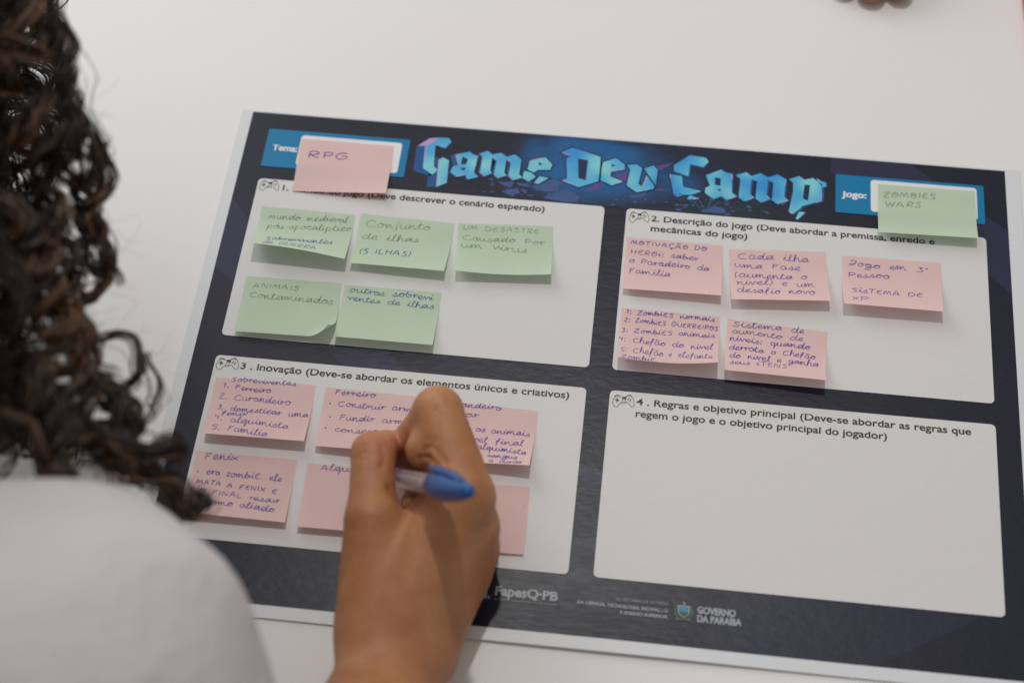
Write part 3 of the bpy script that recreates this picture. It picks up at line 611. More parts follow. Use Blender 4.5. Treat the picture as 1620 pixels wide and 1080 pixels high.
def sticky(i, rec):
    c, tx, ty, ang, w, hl_, hr_, sl_, sr_, lines = rec
    a = math.radians(ang); e = np.array((math.cos(a), math.sin(a))); n = np.array((-e[1], e[0]))
    H = np.linspace(.05, 14, 60); tab = [prof(h, _ss) for h in H]
    TY = np.array([t[0] for t in tab]); TZ = np.array([t[1] for t in tab])
    sag = {2: -1.6, 8: -2.0, 0: 1.0}.get(i, .0)
    fold = i == 3
    z0 = .55 if i not in (16, 17) else .6
    def surf(x, s):
        u = np.clip(x / w, 0, 1); h = hl_ + (hr_ - hl_) * u + sag * np.sin(math.pi * u) * .9
        if fold: h = 3.0 + .6 * u
        hi = np.clip((h - H[0]) / (H[1] - H[0]), 0, len(H) - 1.001); i0 = hi.astype(int); f = hi - i0
        sc_ = np.clip(s / NL * (len(_ss) - 1), 0, len(_ss) - 1.001); j = sc_.astype(int); g = sc_ - j
        def lk(T): return (T[i0, j] * (1 - g) + T[i0, j + 1] * g) * (1 - f) + (T[i0 + 1, j] * (1 - g) + T[i0 + 1, j + 1] * g) * f
        y = lk(TY); z = lk(TZ)
        if fold:
            q = np.clip(((x - w) + (s - NL) + 13) / 13, 0, 1); z = z + 9.5 * q ** 1.5; y = y - 2.0 * q ** 2; x = x - 2.2 * q ** 2
        sh = (sl_ * (1 - u) + sr_ * u) * (np.clip(s, 0, NL) / NL) ** 1.6
        z = z + z0 - .35 * np.exp(-s / 4)
        X = tx + e[0] * (x + sh) + n[0] * y; Y = ty + e[1] * (x + sh) + n[1] * y
        return np.stack([(X - 204) / 1000, (142 - Y) / 1000, T0 + z / 1000], -1)
    nx, ny = 26, 24
    gx, gy = np.meshgrid(np.linspace(0, w, nx), np.linspace(0, NL, ny))
    P = surf(gx.ravel(), gy.ravel())
    root = empty("sticky_note", P[0]); tag(root, LABELS[i][0], "sticky note", LABELS[i][1])
    o = mesh("note_paper", P - P[0], [(j * nx + k, (j + 1) * nx + k, (j + 1) * nx + k + 1, j * nx + k + 1) for j in range(ny - 1) for k in range(nx - 1)],
             M_pinkn if c == 'k' else M_greenn, root, True)
    by = {}
    for (t, x0, y0, x1, y1, xh, kind) in lines:
        st, tw_ = write(t)
        sx = (x1 - x0) / max(tw_, .1) if len(t) > 1 else 1
        wid = {'v': .40, 'b': .42, 'p': .45}[kind] * rnd.uniform(.92, 1.12)
        if i == 16: wid = .62; xh = 3.4
        if i == 17: wid = .55
        if i == 0 and kind == 'b': xh *= .8; wid *= .85
        V, Fc = by.setdefault(kind, ([], []))
        wob = rnd.uniform(0, 6)
        for k in st:
            q = np.array(k); 
            lx = x0 + q[:, 0] * sx + q[:, 1] * xh * .10
            hy = np.where(q[:, 1] > 1, 1 + (q[:, 1] - 1) * .8, q[:, 1])
            ly = y0 + .45 + (y1 - y0) * q[:, 0] / max(tw_, .1) - hy * xh * .96 + .22 * np.sin(q[:, 0] * .8 + wob)
            d = np.stack([np.gradient(lx), np.gradient(ly)], 1); d /= np.linalg.norm(d, axis=1)[:, None] + 1e-9
            ww = wid * (.8 + .35 * vnoise(np.arange(len(lx)) * .4 + wob, np.zeros(len(lx)), 5)) / 2
            nx_, ny_ = -d[:, 1] * ww, d[:, 0] * ww
            A = surf(np.clip(lx + nx_, .2, w - .2), np.clip(ly + ny_, .2, NL - .3)); B = surf(np.clip(lx - nx_, .2, w - .2), np.clip(ly - ny_, .2, NL - .3))
            b = sum(len(v) for v in V); V += [A, B]; m = len(lx)
            Fc += [(b + r, b + r + 1, b + m + r + 1, b + m + r) for r in range(m - 1)]
    for kind, (V, Fc) in by.items():
        VV = np.concatenate(V) - P[0]; VV[:, 2] += .00007
        up(mesh("handwriting", VV, Fc, INK[kind], root))
for i, rec in enumerate(NOTES): sticky(i, rec)
# pad of pink notes at the right edge of the table
pad = tag(empty("note_pad", (.2215, .2225, 0)), "bright pink note pad cut off by the photo's upper right edge", "note pad")
pr = np.random.RandomState(3)
pm_ = note_mat("bright pink note paper", (.85, .30, .33), (.88, .34, .36), (.9, .3, .35))
for k in range(8):
    dx, dy = pr.uniform(-.0006, .0006, 2)
    o = slab("note_sheet", dx, .076 + dx, dy, .076 + dy, .0004 + k * .0011, .0013 + k * .0011, pm_, pad, .0001)
pad.rotation_euler = (0, 0, math.radians(2.5))

# ================================================================ pen
def lathe(name, prof_, mat, parent, seg=24, hexa=False, off=(0, 0)):
    V = []; Fc = []; n = len(prof_)
    for z, r in prof_:
        for k in range(seg):
            a = 2 * math.pi * k / seg; rr = r
            if hexa: rr = r * (1 + .07 * math.cos(6 * a))
            V.append((off[0] + rr * math.cos(a), off[1] + rr * math.sin(a), z))
    for j in range(n - 1):
        for k in range(seg): Fc.append((j * seg + k, j * seg + (k + 1) % seg, (j + 1) * seg + (k + 1) % seg, (j + 1) * seg + k))
    Fc.append(tuple(range(seg))[::-1]); Fc.append(tuple((n - 1) * seg + k for k in range(seg)))
    return mesh(name, np.array(V) / 1000, Fc, mat, parent, True)
CLIPROT = -20
pen = tag(empty("ballpoint_pen", (-.1052, -.0702, .0012)), "clear ballpoint pen with its blue cap on the back, held in the writing hand", "pen")
pd = Vector((.40861, -.42263, .80896)); pen.rotation_euler = pd.to_track_quat('Z', 'X').to_euler()
Mc = NT("clear pen plastic").set((.93, .88, .87), .12, Transmission_Weight=.86, IOR=1.45).m
Mt = NT("ink tube").set((.55, .50, .56), .4).m
Mb = NT("blue cap plastic").set((.006, .085, .31), .3, Subsurface_Weight=.15, Subsurface_Scale=.003).m
Mbr = NT("brass tip").set((.7, .55, .3), .3, Metallic=1).m
lathe("pen_tip", [(0, .35), (1.2, .9), (4, 1.4), (4.2, 1.9), (9, 2.3)], Mbr, pen)
lathe("tip_cone", [(8.5, 2.2), (14, 3.2), (20, 3.9), (21, 4.0)], Mc, pen)
lathe("barrel", [(20.5, 3.9), (21.5, 4.25), (60, 4.3), (100, 4.3), (137, 4.2), (138, 3.6)], Mc, pen, 48, True)
lathe("ink_tube", [(6, 1.1), (20, 1.55), (128, 1.55), (129, 1.3)], Mt, pen)
cap = lathe("cap", [(104, 5.3), (104.6, 5.9), (110, 6.2), (120, 6.0), (128, 5.4), (137, 4.3), (143, 3.3), (147, 2.6), (148.4, 1.3), (148.6, .3)], Mb, pen, 32)
V = []; Fc = []
cl = [(141, 2.4, 1.3), (137, 4.0, 1.5), (131, 5.2, 1.7), (120, 6.1, 1.8), (110, 6.7, 1.8), (103, 6.9, 1.7), (100, 6.5, 1.2)]
for z, r, hw in cl:
    for dr, s in ((0, -1), (0, 1), (1.3, 1), (1.3, -1)): V.append(((r + dr), s * hw, z))
for j in range(len(cl) - 1):
    for k in range(4): Fc.append((4 * j + k, 4 * j + (k + 1) % 4, 4 * j + 4 + (k + 1) % 4, 4 * j + 4 + k))
Fc += [(0, 1, 2, 3), tuple(4 * (len(cl) - 1) + k for k in (3, 2, 1, 0))]
clip = mesh("cap_clip", np.array(V) / 1000, Fc, Mb, cap, True)
clip.rotation_euler = (0, 0, math.radians(CLIPROT))

# ================================================================ people
# ---------------------------------------------------------------- body surface (signed distance -> mesh)
def smin(a, b, k):
    h = np.clip(0.5 + 0.5 * (b - a) / k, 0, 1)
    return b * (1 - h) + a * h - k * h * (1 - h)
class Field:
    """distances in mm on a rectilinear grid"""
    def __init__(s, xs, ys, zs):
        s.ax = [np.asarray(a, np.float32) for a in (xs, ys, zs)]
        s.shape = tuple(len(a) for a in s.ax)
    def cone(s, a, b, ra, rb, flat=None):
        """round cone a->b; flat=(axis, factor) squeezes the section along axis"""
        a = np.array(a, np.float32); b = np.array(b, np.float32)
        m = max(ra, rb) * (2.2 if flat is not None else 1) + 32
        sl = []
        for i in range(3):
            lo, hi = min(a[i], b[i]) - m, max(a[i], b[i]) + m
            i0 = np.searchsorted(s.ax[i], lo); i1 = np.searchsorted(s.ax[i], hi)
            sl.append(slice(i0, max(i1, i0 + 1)))
        X = s.ax[0][sl[0]][:, None, None]; Y = s.ax[1][sl[1]][None, :, None]; Z = s.ax[2][sl[2]][None, None, :]
        ab = b - a; L2 = float(ab @ ab) + 1e-6
        t = np.clip(((X - a[0]) * ab[0] + (Y - a[1]) * ab[1] + (Z - a[2]) * ab[2]) / L2, 0, 1)
        dx = X - a[0] - t * ab[0]; dy = Y - a[1] - t * ab[1]; dz = Z - a[2] - t * ab[2]
        if flat is not None:
            n = np.array(flat[0], np.float32); n /= np.linalg.norm(n)
            q = dx * n[0] + dy * n[1] + dz * n[2]
            d2 = dx * dx + dy * dy + dz * dz - q * q + (q * flat[1]) ** 2
        else:
            d2 = dx * dx + dy * dy + dz * dz
        return tuple(sl), np.sqrt(d2) - (ra + (rb - ra) * t)
    def union(s, prims, k, base=None):
        f = np.full(s.shape, 60.0, np.float32) if base is None else base.copy()
        for p in prims:
            kk = k
            if isinstance(p[-1], (int, float)) and len(p) == 6: kk = p[5]
            sl, d = s.cone(*p[:5])
            f[sl] = smin(f[sl], d, kk)
        return f
def surface_nets(f, ax):
    """numpy surface nets on a rectilinear grid -> verts, quads"""
    s = f < 0
    nx, ny, nz = f.shape
    c = np.zeros((nx - 1, ny - 1, nz - 1), np.int8)
    for i in (0, 1):
        for j in (0, 1):
            for k in (0, 1):
                c += s[i:nx - 1 + i, j:ny - 1 + j, k:nz - 1 + k]
    act = (c > 0) & (c < 8)
    idx = -np.ones(act.shape, np.int64)
    cells = np.argwhere(act); n = len(cells)
    idx[tuple(cells.T)] = np.arange(n)
    P = np.zeros((n, 3)); W = np.zeros(n)
    cor = [(i, j, k) for i in (0, 1) for j in (0, 1) for k in (0, 1)]
    for a in cor:
        for d in range(3):
            if a[d]: continue
            b = list(a); b[d] = 1
            ia = cells + np.array(a); ib = cells + np.array(b)
            fa = f[tuple(ia.T)]; fb = f[tuple(ib.T)]
            m = (fa < 0) != (fb < 0)
            t = np.where(m, fa / np.where(m, fa - fb, 1), 0)
            pa = np.stack([ax[q][ia[:, q]] for q in range(3)], 1); pb = np.stack([ax[q][ib[:, q]] for q in range(3)], 1)
            P += np.where(m[:, None], pa + (pb - pa) * t[:, None], 0); W += m
    P /= W[:, None]
    quads = []
    for d in range(3):
        e, g = [(1, 2), (2, 0), (0, 1)][d]
        sl0 = [slice(None)] * 3; sl1 = [slice(None)] * 3
        sl0[d] = slice(0, -1); sl1[d] = slice(1, None)
        A = s[tuple(sl0)]; B = s[tuple(sl1)]
        ed = np.argwhere(A != B)
        ed = ed[(ed[:, e] > 0) & (ed[:, g] > 0) & (ed[:, e] < f.shape[e] - 1) & (ed[:, g] < f.shape[g] - 1)]
        fl = A[tuple(ed.T)]
        def cell(de, dg):
            q = ed.copy(); q[:, e] -= de; q[:, g] -= dg
            return idx[tuple(q.T)]
        q = np.stack([cell(1, 1), cell(0, 1), cell(0, 0), cell(1, 0)], 1)
        q[~fl] = q[~fl][:, ::-1]
        quads.append(q)
    Q = np.concatenate(quads); Q = Q[(Q >= 0).all(1)]
    return P, Q
def axis(segs):
    out = []
    for a, b, st in segs:
        out.append(np.arange(a, b, st))
    return np.concatenate(out + [[segs[-1][1]]])
# the right hand, closed round the pen (mm, z = height over the table)
IN = [(-52, -105, 59), (-70, -65, 59), (-81, -70, 40), (-91, -73, 19)]
MI = [(-50, -112, 43), (-66, -70, 43), (-79, -58, 22), (-86, -73, 11)]
RI = [(-50, -116, 30), (-53, -90, 24), (-74, -79, 12), (-80, -88, 9)]
LI = [(-54, -124, 21), (-48.5, -105, 15), (-70, -96, 9), (-78, -104, 9)]
TH = [(-87.5, -148, 42), (-92, -118, 54), (-96.6, -86, 53), (-93.5, -74, 38)]
SH = np.array((-165., -236., 165.)); EL = np.array((-75., -400., 45.))
def hand_fields(F):
    palm = F.union([
        ((-82, -163, 37), (-55, -108, 58), 18, 11.5),
        ((-75, -162, 31), (-52, -113, 43), 17, 12),
        ((-70, -162, 25), (-52, -118, 30), 16, 12),
        ((-68, -164, 20), (-54, -125, 21), 15, 12.5),
        ((-86, -152, 34), (-91.5, -118, 50), 16.5, 10.8),
        ((-78, -140, 34), (-66, -108, 40), 15, 12.0),
        ((-83, -166, 33), (-68, -166, 24), 16, 15),
        ((-80.5, -215, 50), (-76, -167, 29), 25, 19, ((.35, .1, 1), 1.2)),
    ], 9)
    fing = []
    for ch, rr in ((IN, (12.5, 11.0, 8.8, 7.2)), (MI, (12, 10.8, 9, 7.4)), (RI, (12, 10, 8.6, 7.2)), (LI, (12, 9, 7.8, 6.6)), (TH, (15, 10.8, 9.6, 7.4))):
        fing.append(F.union([(ch[i], ch[i + 1], rr[i], rr[i + 1]) for i in range(3)], 2.5))
    # the soft pad of the index finger squeezed by the bend
    fing[0] = F.union([((-73.3, -82.3, 54), (-64.4, -83.8, 52), 9.3, 9.5)], 4, fing[0])
    f = None
    for g, k in zip(fing, (8, 8, 8, 8, 7)):
        h = smin(palm, g, k)
        f = h if f is None else smin(f, h, 1.2)
    return f
CREASES = [
 ([(-73.2, -87.0, 63.2), (-69.4, -87.0, 67.0), (-66.1, -90.6, 68.6)], 1.0, 1.1),
 ([(-66.6, -91.9, 67.8), (-64.4, -93.1, 69.0), (-61.5, -95.6, 70.1)], 0.7, 1.0),
 ([(-75.6, -89.6, 59.3), (-71.3, -90.1, 62.6), (-65.9, -95.6, 67.1)], 1.1, 1.2),
 ([(-72.1, -83.1, 65.9), (-69.4, -84.3, 67.9), (-66.9, -85.6, 69.2)], 0.5, 1.0),
 ([(-100.1, -86.9, 62.6), (-100.1, -87.9, 62.5), (-96.9, -88.1, 63.2)], 0.35, 0.9),
 ([(-101.4, -91.9, 61.3), (-99.0, -90.6, 62.6), (-95.6, -91.9, 63.0)], 0.35, 0.9),
 ([(-100.7, -94.4, 61.6), (-98.1, -94.4, 62.8), (-95.6, -95.6, 63.2)], 0.3, 0.9),
 ([(-69.5, -70.7, 70.1), (-66.9, -69.4, 70.3), (-64.4, -69.4, 69.7)], 0.3, 1.0),
 ([(-68.1, -73.1, 70.1), (-64.4, -72.0, 70.1), (-63.5, -73.1, 70.0)], 0.3, 1.0),
 ([(-91.9, -86.9, 62.1), (-89.9, -92.3, 61.3), (-90.4, -96.9, 62.3)], 0.8, 1.6),
 ([(-59.4, -116.9, 68.3), (-57.4, -131.4, 62.6), (-55.6, -145.6, 51.9)], -0.5, 4.0),
 ([(-45.7, -118.0, 61.7), (-47.6, -129.5, 52.0), (-49.6, -141.9, 44.4)], -0.5, 4.0),
 ([(-85.2, -105.6, 59.7), (-84.0, -106.9, 58.3), (-81.4, -110.3, 55.6)], 1.6, 2.2),
 ([(-94.4, -106.9, 64.0), (-90.8, -108.1, 63.9), (-85.8, -109.4, 61.6)], 0.35, 2.0),
 ([(-69.4, -63.1, 70.4), (-68.1, -66.9, 70.5), (-64.9, -70.9, 70.0)], -0.4, 3.0),
 ([(-74.2, -123.1, 60.4), (-69.4, -144.4, 61.0), (-69.7, -160.3, 55.1)], -0.35, 3.0),
]
P2T = (.056, .183)

def body_mesh():
    F = Field(axis([(-560, -120, 9), (-120, -30, 1.25), (-30, 150, 9)]), axis([(-720, -222, 7), (-222, -42, 1.25), (-42, 130, 7)]), axis([(-330, -6, 9), (-6, 82, 1.25), (82, 420, 7)]))
    big = F.union([
        ((-80, -213, 50), (-77, -300, 48), 25, 31), ((-76, -300, 48), tuple(EL), 31, 37), (tuple(EL), tuple(SH), 40, 52),
        (tuple(SH), (-290, -225, 175), 50, 45), ((-290, -225, 175), (-470, -240, 165), 45, 50), ((-470, -240, 165), (-540, -400, 30), 50, 38), ((-540, -400, 30), (-430, -470, -90), 36, 28),
        ((-320, -300, 140), (-320, -370, 90), 95, 105), ((-320, -370, 90), (-320, -510, -60), 105, 95), ((-320, -510, -60), (-320, -570, -200), 100, 125),
        ((-325, -225, 190), (-335, -130, 240), 52, 46), ((-335, -105, 265), (-335, -60, 262), 84, 80), ((-335, -50, 235), (-335, -15, 205), 62, 42),
        ((-335, 18, 222), (-335, 28, 205), 8, 11), ((-360, 12, 235), (-310, 12, 235), 10, 10), ((-348, 16, 190), (-322, 16, 190), 8, 8),
        ((-418, -75, 240), (-421, -60, 252), 9, 13), ((-252, -75, 240), (-249, -60, 252), 9, 13)], 22)
    h = hand_fields(F)
    f = smin(big, h, 6)
    P, Q = surface_nets(f, F.ax)
    return P, Q
P, Q = body_mesh()
def vert_normals(P, Q):
    n = np.cross(P[Q[:, 2]] - P[Q[:, 0]], P[Q[:, 3]] - P[Q[:, 1]]); N = np.zeros_like(P)
    for k in range(4): np.add.at(N, Q[:, k], n)
    return N / (np.linalg.norm(N, axis=1)[:, None] + 1e-9)
def relax(P, Q, it):
    for _ in range(it):
        A = np.zeros_like(P); c = np.zeros(len(P))
        for k in range(4):
            for j in (Q[:, (k + 1) % 4], Q[:, (k + 3) % 4]): np.add.at(A, Q[:, k], P[j]); np.add.at(c, Q[:, k], 1)
        P = .5 * P + .5 * A / np.maximum(c, 1)[:, None]
    return P
P = relax(P, Q, 2)
N = vert_normals(P, Q)
# skin creases: (polyline in mm, depth, width)
def crease(P, N, line, depth, width):
    L = spline(line, 6); d = np.full(len(P), 1e9)
    m = (np.abs(P - L.mean(0)).max(1) < 60); idx = np.where(m)[0]
    dd = np.linalg.norm(P[idx, None] - L[None], axis=2).min(1)
    P[idx] -= N[idx] * (depth * np.exp(-(dd / width) ** 2))[:, None]
    return P
for cl_ in CREASES: P = crease(P, N, *cl_)
flush = np.clip(1 - np.linalg.norm((P - np.array((-86, -78, 40))) / np.array((10, 10, 20)), axis=1), 0, 1) * .9
flush = np.maximum(flush, .35 * np.clip(1 - np.linalg.norm(P - np.array((-94.5, -86, 62)), axis=1) / 12, 0, 1))
person = tag(empty("person", (-.32, -.5, 0)), "person with dark curly hair in a white shirt, writing on the sheet", "person")
org = np.array((-.32, -.5, 0))
body = mesh("body", P / 1000 - org, Q, M_skin, person, True)
fa = body.data.attributes.new("flush", 'FLOAT', 'POINT'); fa.data.foreach_set("value", flush.astype(np.float32))

def shirt_mesh():
    F = Field(np.arange(-600, -10, 5.), np.arange(-720, -120, 5.), np.arange(-340, 260, 5.))
    e2 = SH + (EL - SH) * .62
    f = F.union([
        (tuple(SH + np.array((-3, 0, -5))), tuple(e2 + np.array((-6, 0, 0))), 62, 52), (tuple(SH + np.array((-6, -2, -4))), (-290, -228, 170), 60, 58), ((-290, -228, 170), (-470, -240, 165), 58, 58),
        ((-470, -240, 165), (-515, -340, 80), 58, 52), ((-320, -300, 140), (-320, -370, 90), 103, 113), ((-320, -370, 90), (-320, -510, -60), 113, 106), ((-320, -510, -60), (-320, -570, -200), 110, 136)], 26)
    X, Y, Z = np.meshgrid(*F.ax, indexing='ij')
    ph = (X * .85 + Y * .45 + Z * .2) / 4.6 + 2.2 * np.sin(Y / 60 + Z / 50) + 1.2 * np.sin(X / 40)
    f += (6.0 * np.abs(np.sin(ph * .5)) ** .8 - 3.6) * np.clip(.4 + np.sin(X / 45 + Y / 60), 0, 1) + 1.2 * np.sin((X - Y) / 13 + Z / 17)
    d = (EL - SH) / np.linalg.norm(EL - SH); c = SH + (EL - SH) * .60
    cut = ((X - c[0]) * d[0] + (Y - c[1]) * d[1] + (Z - c[2]) * d[2]); near = np.sqrt((X - c[0]) ** 2 + (Y - c[1]) ** 2 + (Z - c[2]) ** 2) < 105
    f = np.where(near, np.maximum(f, cut), f)
    neck = np.sqrt((X + 327) ** 2 + (Y + 205) ** 2 + (Z - 205) ** 2) - 58; f = np.maximum(f, -neck)
    P, Q = surface_nets(f, F.ax)
    return relax(P, Q, 2), Q
Ps, Qs = shirt_mesh()
shirt = mesh("shirt", Ps / 1000 - org, Qs, M_shirt, person, True)

# hair
def tubes(paths, radii, tones, name, mat, parent, sides=4):
    """paths (N,T,3), radii (N,T)"""
    Pn = np.asarray(paths, float); n, T, _ = Pn.shape
    d = np.gradient(Pn, axis=1); d /= np.linalg.norm(d, axis=2, keepdims=True) + 1e-12
    ref = np.array((.31, .52, .79)); u = np.cross(d, ref); u /= np.linalg.norm(u, axis=2, keepdims=True) + 1e-9; v = np.cross(d, u)
    a = np.arange(sides) * 2 * math.pi / sides
    V = Pn[:, :, None] + (u[:, :, None] * np.cos(a)[:, None] + v[:, :, None] * np.sin(a)[:, None]) * np.asarray(radii)[:, :, None, None]
    base = np.arange(n)[:, None, None] * T * sides; t = np.arange(T - 1)[None, :, None] * sides; k = np.arange(sides)[None, None]; k2 = (k + 1) % sides
    q = np.stack([base + t + k, base + t + k2, base + t + sides + k2, base + t + sides + k], -1).reshape(-1, 4)
    me = bpy.data.meshes.new(name); V = V.reshape(-1, 3)
    me.vertices.add(len(V)); me.vertices.foreach_set("co", V.astype(np.float32).ravel())
    me.loops.add(q.size); me.loops.foreach_set("vertex_index", q.astype(np.int32).ravel())
    me.polygons.add(len(q)); me.polygons.foreach_set("loop_start", np.arange(0, q.size, 4, dtype=np.int32)); me.polygons.foreach_set("loop_total", np.full(len(q), 4, np.int32))
    me.polygons.foreach_set("use_smooth", np.ones(len(q), bool)); me.update(calc_edges=True); me.materials.append(mat)
    ta = me.attributes.new("tone", 'FLOAT', 'POINT'); ta.data.foreach_set("value", np.repeat(np.asarray(tones, np.float32), T * sides))
    o = bpy.data.objects.new(name, me); sc.collection.objects.link(o); o.parent = parent; return o
TT = 72
paths, radii, tones = [], [], []
def resample(P, T):
    P = spline(P, 8); s = np.concatenate([[0], np.cumsum(np.linalg.norm(np.diff(P, axis=0), axis=1))]); q = np.linspace(0, s[-1], T)
    return np.stack([np.interp(q, s, P[:, i]) for i in range(3)], 1), s[-1]
def lock(P, curl, pitch, ns, spread, rad, tone):
    C, L = resample(P, TT); d = np.gradient(C, axis=0); d /= np.linalg.norm(d, axis=1)[:, None] + 1e-9
    u = np.cross(d, (.2, .9, .3)); u /= np.linalg.norm(u, axis=1)[:, None] + 1e-9; v = np.cross(d, u)
    t = np.linspace(0, 1, TT); ph = nr.uniform(0, 6.28); w = L / pitch * 2 * math.pi
    env = np.clip(t * 5, 0, 1) * curl * (.75 + .5 * nr.rand())
    C = C + u * (env * np.cos(ph + w * t))[:, None] + v * (env * np.sin(ph + w * t))[:, None]
    for _ in range(ns):
        o1, o2 = nr.normal(0, spread, 2); f = nr.uniform(.7, 6); q = nr.uniform(0, 6)
        k = (.6 + .6 * np.abs(np.sin(t * f + q)))
        D = C + u * (o1 * k)[:, None] + v * (o2 * k)[:, None] + nr.normal(0, .25, (1, 3))
        paths.append(D); radii.append(rad * nr.uniform(.7, 1.2) * np.clip((1.02 - t) * 6, .25, 1)); tones.append(float(np.clip(tone + nr.normal(0, .12), 0, 1)))
HC = np.array((-335., -70., 262.))
# locks that hang from the scalp towards the table, mostly on the side the camera sees
for i in range(470):
    th = nr.uniform(-1.9, 2.1); ph = nr.uniform(-.5, 1.35)
    n = np.array((math.cos(th) * math.cos(ph), math.sin(th) * math.cos(ph) - .1, math.sin(ph))); n /= np.linalg.norm(n)
    if nr.rand() < .22: n[0] = -abs(n[0])
    p0 = HC + n * 80; out = nr.uniform(22, 52); ln = nr.uniform(95, 185)
    hd = np.array((n[0], n[1], 0)); hd /= np.linalg.norm(hd) + 1e-6
    p1 = p0 + n * out * .6 + np.array((0, 0, 8)); p2 = p1 + hd * out * .55 + np.array((0, 0, -ln * .3)); p3 = p2 + hd * nr.uniform(-14, 10) + np.array((0, 0, -ln * .33)); p4 = p3 + hd * nr.uniform(-20, 8) + np.array((0, 0, -ln * .3))
    lim = lambda p: -262. if p[1] > -85 else (-262. + min(84, (-85 - p[1]) * 1.9))
    m = lambda p: np.array((min(p[0], lim(p) + nr.uniform(-12, 6)), p[1], max(p[2], 45)))
    p1 = m(p1)
    lock([p0, p1, m(p2 + nr.normal(0, 5, 3)), m(p3 + nr.normal(0, 8, 3)), m(p4 + nr.normal(0, 8, 3))], nr.uniform(6, 11), nr.uniform(26, 42)  , 10, 2.1, .45, nr.uniform(.05, .6))
for i in range(110):           # dense dark hair close to the face and neck
    y_ = nr.uniform(-200, 90); x_ = nr.uniform(-330, -282); z_ = nr.uniform(150, 250)
    p0 = np.array((x_, y_, z_)); lock([p0, p0 + (nr.normal(4, 6), nr.normal(0, 10), -35), p0 + (nr.normal(6, 8), nr.normal(0, 12), -70), p0 + (nr.normal(4, 8), nr.normal(0, 12), -100)], nr.uniform(7, 11), nr.uniform(26, 40), 10, 3.0, .5, nr.uniform(0, .35))
for i in range(190):           # back of the head, falling over the nape
    th = nr.uniform(math.pi * .95, math.pi * 1.95); ph = nr.uniform(-.35, 1.3)
    n = np.array((math.cos(th) * math.cos(ph), math.sin(th) * math.cos(ph), math.sin(ph))); p0 = HC + n * 78 + np.array((0, -18, 0)); ln = nr.uniform(60, 130)
    hd = np.array((n[0], n[1], 0)) / (np.hypot(n[0], n[1]) + 1e-6)
    p1 = p0 + n * 26; p2 = p1 + hd * 16 + np.array((0, 0, -ln * .4)); p3 = p2 + hd * nr.uniform(-12, 12) + np.array((0, 0, -ln * .4))
    cl2 = lambda p: np.array((min(p[0], -236.), max(p[1], -255.), max(p[2], 205. if p[1] < -190 else 120.)))
    lock([p0, cl2(p1), cl2(p2 + nr.normal(0, 5, 3)), cl2(p3 + nr.normal(0, 6, 3))], nr.uniform(6, 10), nr.uniform(24, 38), 9, 2.1, .45, nr.uniform(.05, .6))
